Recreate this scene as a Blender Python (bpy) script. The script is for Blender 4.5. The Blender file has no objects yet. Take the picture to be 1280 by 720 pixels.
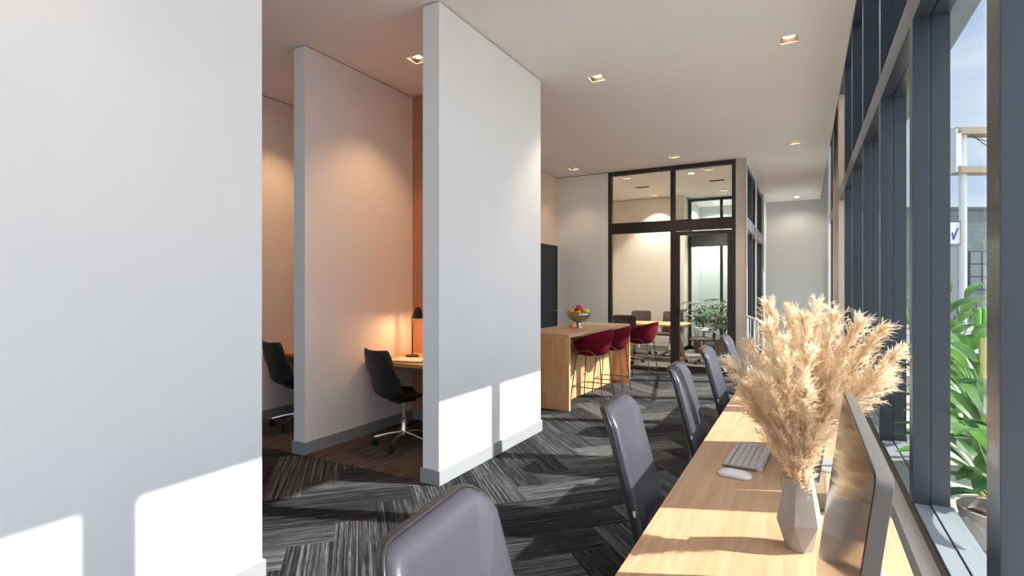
import bpy, bmesh, math, random
from mathutils import Vector, Matrix, Euler
R = math.radians
PI = math.pi
random.seed(7)
SC = bpy.context.scene
COL = SC.collection

# ------------------------------------------------------------------ camera
YAW = math.atan(365/667)
SN, CN = math.sin(YAW), math.cos(YAW)
cam_d = bpy.data.cameras.new('camera')
cam = bpy.data.objects.new('camera', cam_d)
COL.objects.link(cam)
cam_d.sensor_width = 36
cam_d.lens = 36*667/1280
cam_d.clip_start = 0.02
cam_d.clip_end = 300
cam.location = (0, 0, 1.45)
cam.rotation_euler = (R(90), 0, YAW)
SC.camera = cam

# ------------------------------------------------------------------ world: hazy blue sky, with an added glow off the sun
SUN_DIR = Vector((1.0, 0.404, 0.774)).normalized()     # towards the sun
SKY_STRENGTH = 0.95
GLOW = 1.6
SUN_STRENGTH = 7.8
LAMP = 1.0
EXPOSURE = 0.62
w = bpy.data.worlds.new('sky')
SC.world = w
w.use_nodes = True
nt = w.node_tree
nt.nodes.clear()
def wn(t, **k):
    n = nt.nodes.new(t)
    for a, b in k.items(): setattr(n, a, b)
    return n
out = wn('ShaderNodeOutputWorld'); bg = wn('ShaderNodeBackground')
tc = wn('ShaderNodeTexCoord')
sep = wn('ShaderNodeSeparateXYZ'); nt.links.new(tc.outputs['Generated'], sep.inputs[0])
ramp = wn('ShaderNodeValToRGB')
cr = ramp.color_ramp
cr.elements[0].position = 0.0; cr.elements[0].color = (.66, .76, .88, 1)
cr.elements[1].position = 0.55; cr.elements[1].color = (.24, .42, .80, 1)
nt.links.new(sep.outputs['Z'], ramp.inputs[0])
mp = wn('ShaderNodeMapping'); mp.inputs['Scale'].default_value = (1.2, 1.2, 3.2); mp.inputs['Rotation'].default_value = (0.3, 0.5, 0.2)
nt.links.new(tc.outputs['Generated'], mp.inputs[0])
noi = wn('ShaderNodeTexNoise'); noi.inputs['Scale'].default_value = 2.6; noi.inputs['Detail'].default_value = 7; noi.inputs['Roughness'].default_value = .55; noi.inputs['Distortion'].default_value = .6
nt.links.new(mp.outputs[0], noi.inputs['Vector'])
cramp = wn('ShaderNodeValToRGB'); cramp.color_ramp.elements[0].position = .42; cramp.color_ramp.elements[1].position = .66
nt.links.new(noi.outputs[0], cramp.inputs[0])
mixc = wn('ShaderNodeMix', data_type='RGBA'); mixc.inputs[7].default_value = (.78, .84, .92, 1)
nt.links.new(cramp.outputs[0], mixc.inputs[0]); nt.links.new(ramp.outputs[0], mixc.inputs[6])
# broad glow added to the sky, off the sun, to brighten the room
dot = wn('ShaderNodeVectorMath', operation='DOT_PRODUCT'); dot.inputs[1].default_value = (0.86, -0.36, 0.36)
nt.links.new(tc.outputs['Generated'], dot.inputs[0])
mx = wn('ShaderNodeMath', operation='MAXIMUM'); mx.inputs[1].default_value = 0
nt.links.new(dot.outputs['Value'], mx.inputs[0])
pw = wn('ShaderNodeMath', operation='POWER'); pw.inputs[1].default_value = 2.0
nt.links.new(mx.outputs[0], pw.inputs[0])
mul = wn('ShaderNodeMath', operation='MULTIPLY_ADD'); mul.inputs[1].default_value = GLOW; mul.inputs[2].default_value = 0.0
nt.links.new(pw.outputs[0], mul.inputs[0])
st = wn('ShaderNodeMath', operation='MULTIPLY'); st.inputs[1].default_value = SKY_STRENGTH
nt.links.new(mul.outputs[0], st.inputs[0])
bg2 = wn('ShaderNodeBackground'); bg2.inputs[0].default_value = (.93, .96, 1.0, 1); ads = wn('ShaderNodeAddShader')
nt.links.new(mixc.outputs[2], bg.inputs[0]); bg.inputs[1].default_value = SKY_STRENGTH
nt.links.new(st.outputs[0], bg2.inputs[1])
nt.links.new(bg.outputs[0], ads.inputs[0]); nt.links.new(bg2.outputs[0], ads.inputs[1])
nt.links.new(ads.outputs[0], out.inputs[0])

sl = bpy.data.lights.new('sun', 'SUN'); sl.energy = SUN_STRENGTH; sl.angle = R(0.6); sl.color = (1.0, .95, .88)
so = bpy.data.objects.new('sun', sl); COL.objects.link(so)
so.rotation_euler = SUN_DIR.to_track_quat('Z', 'Y').to_euler()
so.location = (20, 6, 15)

SC.view_settings.view_transform = 'Standard'
SC.view_settings.look = 'None'
SC.view_settings.exposure = EXPOSURE
SC.view_settings.gamma = 1
SC.view_settings.use_curve_mapping = False
SC.cycles.transparent_max_bounces = 24
SC.cycles.max_bounces = 10
SC.cycles.diffuse_bounces = 6
SC.cycles.use_denoising = True
SC.cycles.sample_clamp_indirect = 8

# ------------------------------------------------------------------ helpers
def ray(px, py):
    u = (px-640)/667; v = (360-py)/667
    return Vector((-SN+CN*u, CN+SN*u, v))
def at_z(px, py, z):
    d = ray(px, py); t = (z-1.45)/d.z
    return Vector((0, 0, 1.45)) + d*t
def at_y(px, py, y):
    d = ray(px, py); return Vector((0, 0, 1.45)) + d*(y/d.y)

def srgb(r, g, b):
    def f(c):
        c /= 255
        return c/12.92 if c <= .04045 else ((c+.055)/1.055)**2.4
    return (f(r), f(g), f(b), 1)

MATS = {}
def mat(name, col, rough=.5, metal=0.0, noise=None, bump=None, spec=.5, coat=0, trans=0, sheen=0):
    """noise=(scale, amount, (sx,sy,sz)) value variation; bump=(scale,strength,(sx,sy,sz))"""
    if name in MATS: return MATS[name]
    m = bpy.data.materials.new(name); m.use_nodes = True
    n = m.node_tree.nodes; l = m.node_tree.links
    b = n['Principled BSDF']
    if len(col) == 3: col = (*col, 1)
    b.inputs['Base Color'].default_value = col
    b.inputs['Roughness'].default_value = rough
    b.inputs['Metallic'].default_value = metal
    b.inputs['Specular IOR Level'].default_value = spec
    b.inputs['Coat Weight'].default_value = coat
    b.inputs['Sheen Weight'].default_value = sheen
    b.inputs['Transmission Weight'].default_value = trans
    t = n.new('ShaderNodeTexCoord')
    if noise:
        s, a, sc = noise
        mpn = n.new('ShaderNodeMapping'); mpn.inputs['Scale'].default_value = sc
        no = n.new('ShaderNodeTexNoise'); no.inputs['Scale'].default_value = s; no.inputs['Detail'].default_value = 6
        hs = n.new('ShaderNodeHueSaturation'); hs.inputs['Color'].default_value = col
        mr = n.new('ShaderNodeMapRange'); mr.inputs[1].default_value = .25; mr.inputs[2].default_value = .75
        mr.inputs[3].default_value = 1-a; mr.inputs[4].default_value = 1+a
        l.new(t.outputs['Object'], mpn.inputs[0]); l.new(mpn.outputs[0], no.inputs['Vector'])
        l.new(no.outputs[0], mr.inputs[0]); l.new(mr.outputs[0], hs.inputs['Value'])
        l.new(hs.outputs[0], b.inputs['Base Color'])
    if bump:
        s, a, sc = bump
        mpn = n.new('ShaderNodeMapping'); mpn.inputs['Scale'].default_value = sc
        no = n.new('ShaderNodeTexNoise'); no.inputs['Scale'].default_value = s; no.inputs['Detail'].default_value = 4
        bp = n.new('ShaderNodeBump'); bp.inputs['Strength'].default_value = a; bp.inputs['Distance'].default_value = .01
        l.new(t.outputs['Object'], mpn.inputs[0]); l.new(mpn.outputs[0], no.inputs['Vector'])
        l.new(no.outputs[0], bp.inputs['Height']); l.new(bp.outputs[0], b.inputs['Normal'])
    MATS[name] = m
    return m

def glass_mat(name, tint=(.93, .96, .95, 1), ior=1.3):
    m = bpy.data.materials.new(name); m.use_nodes = True
    n = m.node_tree.nodes; l = m.node_tree.links; n.clear()
    o = n.new('ShaderNodeOutputMaterial'); mi = n.new('ShaderNodeMixShader')
    tr = n.new('ShaderNodeBsdfTransparent'); tr.inputs[0].default_value = tint
    gl = n.new('ShaderNodeBsdfGlossy'); gl.inputs['Roughness'].default_value = .02
    fr = n.new('ShaderNodeFresnel'); fr.inputs[0].default_value = ior
    ge = n.new('ShaderNodeNewGeometry'); iv = n.new('ShaderNodeMath'); iv.operation = 'SUBTRACT'; iv.inputs[0].default_value = 1
    mu = n.new('ShaderNodeMath'); mu.operation = 'MULTIPLY'
    l.new(ge.outputs['Backfacing'], iv.inputs[1]); l.new(iv.outputs[0], mu.inputs[0]); l.new(fr.outputs[0], mu.inputs[1])
    l.new(mu.outputs[0], mi.inputs[0]); l.new(tr.outputs[0], mi.inputs[1]); l.new(gl.outputs[0], mi.inputs[2])
    l.new(mi.outputs[0], o.inputs[0])
    MATS[name] = m
    return m

def emit_mat(name, col, s):
    m = bpy.data.materials.new(name); m.use_nodes = True
    b = m.node_tree.nodes['Principled BSDF']
    b.inputs['Base Color'].default_value = (*col, 1)
    b.inputs['Emission Color'].default_value = (*col, 1)
    b.inputs['Emission Strength'].default_value = s
    MATS[name] = m
    return m

def wood_mat(name, c1, c2, axis='Y', rough=.45, scale=1.0):
    m = bpy.data.materials.new(name); m.use_nodes = True
    n = m.node_tree.nodes; l = m.node_tree.links
    b = n['Principled BSDF']; b.inputs['Roughness'].default_value = rough
    b.inputs['Specular IOR Level'].default_value = .35
    t = n.new('ShaderNodeTexCoord'); mp_ = n.new('ShaderNodeMapping')
    sc = {'X': (1.2, 22, 22), 'Y': (22, 1.2, 22), 'Z': (22, 22, 1.2)}[axis]
    mp_.inputs['Scale'].default_value = tuple(a*scale for a in sc)
    no = n.new('ShaderNodeTexNoise'); no.inputs['Scale'].default_value = 1.6; no.inputs['Detail'].default_value = 8; no.inputs['Distortion'].default_value = .7
    wv = n.new('ShaderNodeTexNoise'); wv.inputs['Scale'].default_value = 9; wv.inputs['Detail'].default_value = 3
    mp2 = n.new('ShaderNodeMapping'); mp2.inputs['Scale'].default_value = tuple(a*scale*.5 for a in sc)
    ad = n.new('ShaderNodeMath'); ad.operation = 'MULTIPLY_ADD'; ad.inputs[1].default_value = .35
    rp = n.new('ShaderNodeValToRGB')
    rp.color_ramp.elements[0].position = .45; rp.color_ramp.elements[0].color = c1
    rp.color_ramp.elements[1].position = .9; rp.color_ramp.elements[1].color = c2
    l.new(t.outputs['Object'], mp_.inputs[0]); l.new(mp_.outputs[0], no.inputs['Vector'])
    l.new(t.outputs['Object'], mp2.inputs[0]); l.new(mp2.outputs[0], wv.inputs['Vector'])
    l.new(wv.outputs[0], ad.inputs[0]); l.new(no.outputs[0], ad.inputs[2])
    l.new(ad.outputs[0], rp.inputs[0]); l.new(rp.outputs[0], b.inputs['Base Color'])
    MATS[name] = m
    return m

# materials
WHITE = mat('white_plaster', (.82, .81, .805), .6, noise=(3, .015, (1, 1, 1)), bump=(60, .04, (1, 1, 1)), spec=.3)
CEIL = mat('ceiling_paint', (.90, .84, .81), .75, noise=(.8, .02, (1, 1, 1)), spec=.2)
TERRA = mat('terracotta_tone', (.46, .22, .13), .7, noise=(3, .03, (1, 1, 1)))  # even red-brown for the booth rear wall
OCHRE = mat('ochre_paint', (.60, .42, .28), .7, noise=(3, .03, (1, 1, 1)))
BASEB = mat('grey_baseboard', (.29, .30, .31), .45)
SHADOWGAP = mat('shadow_gap_trim', (.25, .23, .21), .7)
ANTH = mat('anthracite_frame', srgb(50, 56, 66), .33, .0, noise=(2, .06, (1, 1, .2)), spec=.6, coat=.15)
SILL = mat('sill_coating', srgb(128, 136, 142), .5)
BRONZE = mat('bronze_frame', srgb(50, 41, 38), .4, .0)
BLACKDOOR = mat('charcoal_door_paint', srgb(38, 42, 50), .5)
CHROME = mat('chrome', (.78, .77, .76), .16, 1.0)
STEEL = mat('brushed_steel', (.42, .39, .38), .28, 1.0, noise=(30, .1, (1, 1, .1)))
ALU = mat('monitor_aluminium', (.13, .12, .115), .5, .2)
ALUL = mat('light_aluminium', (.72, .70, .70), .35, .6)
BLACKP = mat('black_plastic', (.012, .012, .013), .45)
BLACKS = mat('black_shell', (.013, .012, .012), .5, bump=(200, .05, (1, 1, 1)))
LEATH = mat('dark_leather', srgb(60, 59, 70), .42, 0, bump=(160, .06, (1, 1, 1)), spec=.6, coat=.05)
LEATHB = mat('brown_leather_seat', srgb(62, 46, 42), .5, 0, bump=(160, .1, (1, 1, 1)))
PIPE = mat('dark_piping', (.02, .018, .02), .35)
TAGM = mat('pale_tag', (.75, .72, .68), .6)
BURG = mat('burgundy_fabric', srgb(92, 8, 28), .9, 0, noise=(90, .12, (1, 1, 1)), bump=(220, .12, (1, 1, 1)), spec=.15)
RODM = mat('bronze_rod', srgb(105, 90, 84), .3, .9)
BROWNL = mat('brown_ribbed_leather', srgb(72, 54, 50), .5)
CONC = mat('grey_concrete', srgb(156, 147, 139), .75, noise=(11, .12, (1, 1, 1)), bump=(40, .12, (1, 1, 1)))
WHITEM = mat('white_metal', (.80, .80, .80), .4)
KEYW = mat('white_keys', (.56, .54, .53), .45)
PAPER = mat('white_paper', (.80, .78, .72), .7)
OAKY = wood_mat('oak_along', srgb(190, 148, 112), srgb(208, 172, 138), 'Y')
OAKZ = wood_mat('oak_upright', srgb(196, 142, 92), srgb(226, 180, 134), 'Z')
OAKX = wood_mat('oak_across', srgb(206, 150, 92), srgb(228, 182, 128), 'X')
GLASS = glass_mat('window_glass', (.93, .95, .95, 1), 1.25)
GLASSI = glass_mat('partition_glass', (.97, .98, .975, 1), 1.25)
GLASSJ = glass_mat('jug_glass', (.86, .88, .88, 1), 1.5)

def obj(name, bm, m, parent=None, smooth=False, label=None):
    me = bpy.data.meshes.new(name)
    if isinstance(bm, bmesh.types.BMesh):
        bmesh.ops.recalc_face_normals(bm, faces=bm.faces[:])
        bm.to_mesh(me); bm.free()
    else:
        me.from_pydata(bm[0], [], bm[1])
    for mm in (m if isinstance(m, (list, tuple)) else [m]): me.materials.append(mm)
    if smooth:
        for p in me.polygons: p.use_smooth = True
        if smooth != 'all':
            try: me.set_sharp_from_angle(angle=R(38))
            except Exception: pass
    o = bpy.data.objects.new(name, me); COL.objects.link(o)
    if parent: o.parent = parent
    if label: o['label'] = label
    return o

def thing(name, label, cat, loc=(0, 0, 0), rz=0, group=None):
    o = bpy.data.objects.new(name, None); COL.objects.link(o)
    o.empty_display_size = .1
    o.location = loc; o.rotation_euler = (0, 0, rz)
    o['label'] = label; o['category'] = cat
    if group: o['group'] = group
    return o
def tag(o, label, cat, group=None):
    o['label'] = label; o['category'] = cat
    if group: o['group'] = group
    return o
def struct(o, label=None):
    o['kind'] = 'structure'
    if label: o['label'] = label
    return o
def copy_tree(o, parent=None):
    c = o.copy(); COL.objects.link(c)
    if parent: c.parent = parent
    for ch in [k for k in o.children]:
        copy_tree(ch, c)
    return c
def place(o, loc, rz, label, group=None):
    o.location = loc; o.rotation_euler = (0, 0, rz); o['label'] = label
    if group: o['group'] = group
    return o

def box(bm, x0, x1, y0, y1, z0, z1, bev=0, M=None):
    r = bmesh.ops.create_cube(bm, size=1)
    vs = r['verts']
    for v in vs:
        v.co = Vector(((x0+x1)/2+v.co.x*(x1-x0), (y0+y1)/2+v.co.y*(y1-y0), (z0+z1)/2+v.co.z*(z1-z0)))
    if bev:
        es = list({e for v in vs for e in v.link_edges})
        rr = bmesh.ops.bevel(bm, geom=es, offset=bev, segments=2, affect='EDGES', profile=.7)
        vs = list({v for f in rr['faces'] for v in f.verts} | {v for v in vs if v.is_valid})
    if M:
        for v in vs: v.co = M @ v.co
    return vs
def bxm(*a, bev=0, M=None):
    bm = bmesh.new(); box(bm, *a, bev=bev, M=M); return bm
def frames(pts):
    n = len(pts); T = []
    for i in range(n):
        a = pts[max(0, i-1)]; b = pts[min(n-1, i+1)]
        T.append((b-a).normalized())
    N = []
    up = Vector((0, 0, 1)) if abs(T[0].z) < .9 else Vector((1, 0, 0))
    nn = T[0].cross(up).normalized()
    for i in range(n):
        nn = (nn - T[i]*nn.dot(T[i]))
        if nn.length < 1e-6: nn = T[i].orthogonal()
        nn.normalize(); N.append(nn.copy())
    return T, N
def tube(bm, pts, r, seg=8, closed=False, cap=True):
    pts = [Vector(p) for p in pts]
    rs = r if isinstance(r, (list, tuple)) else [r]*len(pts)
    if closed: pp = [pts[-1]]+pts+[pts[0]]; T, N = frames(pp); T = T[1:-1]; N = N[1:-1]
    else: T, N = frames(pts)
    rings = []
    for p, t, n, rad in zip(pts, T, N, rs):
        b = t.cross(n)
        rings.append([bm.verts.new(p+(n*math.cos(2*PI*k/seg)+b*math.sin(2*PI*k/seg))*rad) for k in range(seg)])
    m = len(rings)
    for i in range(m if closed else m-1):
        a = rings[i]; c = rings[(i+1) % m]
        for k in range(seg):
            bm.faces.new((a[k], a[(k+1) % seg], c[(k+1) % seg], c[k]))
    if cap and not closed:
        bm.faces.new(rings[0][::-1]); bm.faces.new(rings[-1])
def tb(pts, r, seg=8, closed=False):
    bm = bmesh.new(); tube(bm, pts, r, seg, closed); return bm
def lathe(bm, prof, seg=32, cen=(0, 0, 0), wob=None, closed_top=True):
    rings = []
    for (r, z) in prof:
        ring = []
        for k in range(seg):
            a = 2*PI*k/seg
            rr = r*(1+(wob(a, z) if wob else 0))
            ring.append(bm.verts.new((cen[0]+rr*math.cos(a), cen[1]+rr*math.sin(a), cen[2]+z)))
        rings.append(ring)
    for a, c in zip(rings, rings[1:]):
        for k in range(seg):
            bm.faces.new((a[k], a[(k+1) % seg], c[(k+1) % seg], c[k]))
    bm.faces.new(rings[0][::-1])
    if closed_top: bm.faces.new(rings[-1])
def rrect(w_, h, r, n=6):
    pts = []
    for (cx, cy, a0) in ((w_/2-r, h/2-r, 0), (-w_/2+r, h/2-r, 90), (-w_/2+r, -h/2+r, 180), (w_/2-r, -h/2+r, 270)):
        for k in range(n+1):
            a = R(a0+90*k/n)
            pts.append((cx+r*math.cos(a), cy+r*math.sin(a)))
    return pts
def plate(bm, w_, h, t, r, e, f=None, n=6, rings=5, puff=0):
    """rounded plate in XY, thickness along Z; f maps each point"""
    pts = rrect(w_, h, r, n)
    lay = []
    def inset(d):
        return rrect(w_-2*d, h-2*d, max(r-d, .0005), n)
    for k in range(rings, 0, -1):
        s = (k-1)/rings if k > 1 else 0
    def scaled(s, base):
        return [(x*s, y*s) for x, y in base]
    base = inset(e)
    seq = []
    for k in range(rings): 
        s = (k+.15)/rings
        seq.append((scaled(s, base), -t/2-puff*(1-s*s)))
    for k in range(5):
        a = -90+180*k/4
        seq.append((inset(e-e*math.cos(R(a))), (t/2-e)*(1 if a > 0 else -1 if a < 0 else 0)+e*math.sin(R(a))))
    for k in range(rings-1, -1, -1):
        s = (k+.15)/rings
        seq.append((scaled(s, base), t/2+puff*(1-s*s)))
    f = f or (lambda p: p)
    vr = [[bm.verts.new(f(Vector((x, y, z)))) for x, y in ring] for ring, z in seq]
    m = len(pts)
    for a, c in zip(vr, vr[1:]):
        for k in range(m):
            bm.faces.new((a[k], a[(k+1) % m], c[(k+1) % m], c[k]))
    bm.faces.new(vr[0][::-1]); bm.faces.new(vr[-1])
def pl(*a, **k):
    bm = bmesh.new(); plate(bm, *a, **k); return bm

# ================================================================== SETTING
H = 3.565
XW = .536           # inner face of window frames
XG = .690           # glass
# ---- downlight positions on ceiling
LIGHTS = [at_z(px, py, H) for px, py in ((986, 49), (746, 98), (994, 178), (843, 195.5), (717, 211), (522, 74))]
LIGHTS += [at_z(783, 222.5, H), at_z(818, 244, H), at_z(885.8, 211.5, H), at_z(905.5, 237.5, H)]
LIGHTS += [Vector((-.35, 1.2, H)), Vector((-1.6, .6, H)), Vector((-4.6, 3.9, H)), Vector((-.9, -1.0, H))]
HS = .07
# ---- ceiling with square holes
def ceiling():
    xs = {-6.6, .335}; ys = {-2.5, 14.66}
    holes = []
    for p in LIGHTS:
        h = (p.x-HS, p.x+HS, p.y-HS, p.y+HS); holes.append(h)
        xs |= {h[0], h[1]}; ys |= {h[2], h[3]}
    xs = sorted(xs); ys = sorted(ys)
    bm = bmesh.new(); V = {}
    def v(i, j):
        if (i, j) not in V: V[(i, j)] = bm.verts.new((xs[i], ys[j], H))
        return V[(i, j)]
    for i in range(len(xs)-1):
        for j in range(len(ys)-1):
            cx = (xs[i]+xs[i+1])/2; cy = (ys[j]+ys[j+1])/2
            if any(a < cx < b and c < cy < d for a, b, c, d in holes): continue
            bm.faces.new((v(i, j), v(i, j+1), v(i+1, j+1), v(i+1, j)))
    # slab above the lamp cans, and the bulkhead at the window
    box(bm, -6.6, .335, -2.5, 14.66, H+.14, 4.95)
    box(bm, .30, .335, -2.5, 14.66, H+.003, H+.14)
    return bm
struct(obj('ceiling', ceiling(), CEIL))
struct(obj('ceiling_window_recess', bxm(.335, .80, -2.5, 14.66, 4.90, 5.0), CEIL))

# ---- floor: herringbone carpet planks
def floor_mat():
    m = bpy.data.materials.new('herringbone_carpet'); m.use_nodes = True
    n = m.node_tree.nodes; l = m.node_tree.links
    b = n['Principled BSDF']; b.inputs['Roughness'].default_value = .95; b.inputs['Specular IOR Level'].default_value = .1
    uv = n.new('ShaderNodeUVMap')
    mp1 = n.new('ShaderNodeMapping'); mp1.inputs['Scale'].default_value = (84, 1.1, 1)
    no = n.new('ShaderNodeTexNoise'); no.noise_dimensions = '2D'; no.inputs['Scale'].default_value = 1; no.inputs['Detail'].default_value = 5; no.inputs['Roughness'].default_value = .65
    mp2 = n.new('ShaderNodeMapping'); mp2.inputs['Scale'].default_value = (190, 9, 1)
    no2 = n.new('ShaderNodeTexNoise'); no2.noise_dimensions = '2D'; no2.inputs['Scale'].default_value = 1; no2.inputs['Detail'].default_value = 3
    at = n.new('ShaderNodeAttribute'); at.attribute_name = 'plank'
    rp = n.new('ShaderNodeValToRGB')
    rp.color_ramp.elements[0].position = .36; rp.color_ramp.elements[0].color = (.008, .009, .011, 1)
    rp.color_ramp.elements[1].position = .78; rp.color_ramp.elements[1].color = (.17, .17, .168, 1)
    e = rp.color_ramp.elements.new(.52); e.color = (.042, .043, .046, 1)
    a1 = n.new('ShaderNodeMath'); a1.operation = 'MULTIPLY_ADD'; a1.inputs[1].default_value = .35
    a2 = n.new('ShaderNodeMath'); a2.operation = 'MULTIPLY_ADD'; a2.inputs[1].default_value = .22
    a3 = n.new('ShaderNodeMath'); a3.operation = 'SUBTRACT'; a3.inputs[1].default_value = .285
    l.new(uv.outputs[0], mp1.inputs[0]); l.new(mp1.outputs[0], no.inputs['Vector'])
    l.new(uv.outputs[0], mp2.inputs[0]); l.new(mp2.outputs[0], no2.inputs['Vector'])
    l.new(no2.outputs[0], a1.inputs[0]); l.new(no.outputs[0], a1.inputs[2])
    l.new(at.outputs['Fac'], a2.inputs[0]); l.new(a1.outputs[0], a2.inputs[2])
    l.new(a2.outputs[0], a3.inputs[0]); l.new(a3.outputs[0], rp.inputs[0]); l.new(rp.outputs[0], b.inputs['Base Color'])
    return m
def herringbone(x0, x1, y0, y1, W=.25, L=1.0):
    rnd = random.Random(3)
    bm = bmesh.new()
    uvl = bm.loops.layers.uv.new('UVMap'); cl = bm.loops.layers.float_color.new('plank')
    cx, cy = (x0+x1)/2, (y0+y1)/2; rad = math.hypot(x1-x0, y1-y0)/2+2
    c45 = math.sqrt(.5); n = int(L/W)
    def rot(p): return (cx+(p[0]-p[1])*c45, cy+(p[0]+p[1])*c45)
    K = int(rad/W)+4
    # herringbone lattice on grid cells of W: horizontals start at (i,i+2n*j'), verticals next to them
    seen = set()
    for s in range(-K, K):
        for q in range(-K, K):
            # horizontal plank with lower left (hx,hy)
            hx = s + q*n; hy = s - q*n
            for (ax, ay, w_, h_) in ((hx, hy, n, 1), (hx+n, hy-n+1, 1, n)):
                if (ax, ay, w_) in seen: continue
                seen.add((ax, ay, w_))
                P = [(ax*W, ay*W), ((ax+w_)*W, ay*W), ((ax+w_)*W, (ay+h_)*W), (ax*W, (ay+h_)*W)]
                Q = [rot(p) for p in P]
                mxq = sum(p[0] for p in Q)/4; myq = sum(p[1] for p in Q)/4
                if mxq < x0-1 or mxq > x1+1 or myq < y0-1 or myq > y1+1: continue
                f = bm.faces.new([bm.verts.new((p[0], p[1], 0)) for p in Q])
                ou, ov = rnd.random()*50, rnd.random()*50; val = rnd.random()
                for lp, p in zip(f.loops, P):
                    a, b_ = p[0]-ax*W, p[1]-ay*W
                    if w_ == 1: a, b_ = a, b_
                    else: a, b_ = b_, a
                    lp[uvl].uv = (ou+a, ov+b_); lp[cl] = (val, val, val, 1)
    for co, no_ in (((x0, 0, 0), (-1, 0, 0)), ((x1, 0, 0), (1, 0, 0)), ((0, y0, 0), (0, -1, 0)), ((0, y1, 0), (0, 1, 0))):
        bmesh.ops.bisect_plane(bm, geom=bm.verts[:]+bm.edges[:]+bm.faces[:], plane_co=co, plane_no=no_, clear_outer=True)
    return bm
FM = floor_mat()
fl = obj('floor', herringbone(-6.6, .462, -2.5, 14.66), FM); struct(fl)
for p in fl.data.polygons:
    if p.normal.z < 0: p.flip()
struct(obj('floor_slab', bxm(-6.75, .46, -2.65, 14.8, -.2, -.004), mat('screed', (.2, .2, .2), .9)))
def booth_mat():
    m = bpy.data.materials.new('booth_carpet'); m.use_nodes = True
    n = m.node_tree.nodes; l = m.node_tree.links
    b = n['Principled BSDF']; b.inputs['Roughness'].default_value = .95; b.inputs['Specular IOR Level'].default_value = .1
    t = n.new('ShaderNodeTexCoord'); mp1 = n.new('ShaderNodeMapping'); mp1.inputs['Scale'].default_value = (70, 3, 1)
    no = n.new('ShaderNodeTexNoise'); no.inputs['Scale'].default_value = 1; no.inputs['Detail'].default_value = 5
    rp = n.new('ShaderNodeValToRGB')
    rp.color_ramp.elements[0].position = .34; rp.color_ramp.elements[0].color = (.035, .027, .022, 1)
    rp.color_ramp.elements[1].position = .70; rp.color_ramp.elements[1].color = (.19, .15, .125, 1)
    l.new(t.outputs['Object'], mp1.inputs[0]); l.new(mp1.outputs[0], no.inputs['Vector']); l.new(no.outputs[0], rp.inputs[0]); l.new(rp.outputs[0], b.inputs['Base Color'])
    return m
struct(obj('floor_booths', bxm(-6.6, -2.36, 3.19, 4.66, -.003, .003), booth_mat()))

GM = mat('meeting_carpet', (.20, .19, .18), .95, noise=(14, .25, (1, 1, 1)), spec=.1)
struct(obj('floor_meeting', bxm(-4.15, -.94, 9.50, 13.2, -.003, .004), GM))
# ---- walls.  each: plaster body, slightly narrower dark gap on top, baseboard
def wall(name, x0, x1, y0, y1, m=WHITE, base=True, bs='grey', z1=H, gap=True, sides='xXyY'):
    g = .012
    w_ = struct(obj(name, bxm(x0, x1, y0, y1, 0, z1-(g if gap else 0)), m))
    if gap:
        obj('shadow_gap', bxm(x0+.012, x1-.012, y0+.012, y1-.012, z1-g, z1), SHADOWGAP, w_)
    if base:
        t = .014
        obj('baseboard', bxm(x0-(t if 'x' in sides else 0), x1+(t if 'X' in sides else 0),
                             y0-(t if 'y' in sides else 0), y1+(t if 'Y' in sides else 0), 0, .108, bev=.003), BASEB, w_)
    return w_
wall('wall_left', -2.50, -2.35, -2.5, 1.72, sides='xXY')
wall('wall_partition_front', -2.50, -2.35, 3.18, 4.90)
wall('wall_partition_middle', -3.94, -3.80, 3.20, 4.65, sides='xXy')
wall('wall_partition_far', -5.34, -5.20, 3.20, 4.65, sides='xXy')
wall('wall_booth_rear', -6.6, -2.50, 4.65, 4.80, m=TERRA, sides='y')
wall('wall_alcove_left', -6.75, -6.6, -2.5, 4.80, m=OCHRE, sides='X')
wall('wall_behind_bar', -4.30, -4.15, 4.80, 9.42, m=mat('beige_paint', srgb(226, 200, 176), .7), sides='X')
wall('wall_bar_end', -4.15, -3.15, 9.42, 9.56, m=mat('pale_grey_paint', srgb(236, 234, 230), .7), sides='y')
CW = mat('warm_grey_paint', srgb(205, 190, 178), .7)
EW = mat('end_wall_paint', srgb(196, 196, 190), .7)
wall('wall_meeting_column', -.98, -.82, 9.42, 9.60, m=CW, base=False, gap=False)
wall('wall_meeting_left', -4.30, -4.15, 9.42, 12.60, m=CW, sides='X')
wall('wall_meeting_back', -4.30, -2.41, 12.60, 13.20, m=mat('meeting_wall_paint', srgb(228, 222, 212), .7), sides='y')
wall('wall_meeting_side', -.94, -.82, 13.10, 14.66, m=WHITE, sides='X')
wall('wall_end', -2.6, .32, 14.66, 14.80, m=EW, sides='y')
wall('wall_back_room', -2.56, -2.41, 13.20, 14.66, m=EW, sides='X')
struct(obj('wall_end_upper', bxm(.32, .76, 14.66, 14.80, 0, 5.0), EW))
struct(obj('wall_pier', bxm(.526, .74, 10.83, 12.90, 0, 4.90), mat('pier_paint', srgb(206, 186, 170), .7)))
struct(obj('wall_return_end', bxm(.50, .74, 14.55, 14.66, 0, 4.90), WHITE))
# low upstand under the windows
struct(obj('wall_window_upstand', bxm(.462, .70, -2.5, 14.66, -.19, .168), mat('upstand_paint', srgb(190, 186, 182), .6)))

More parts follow.
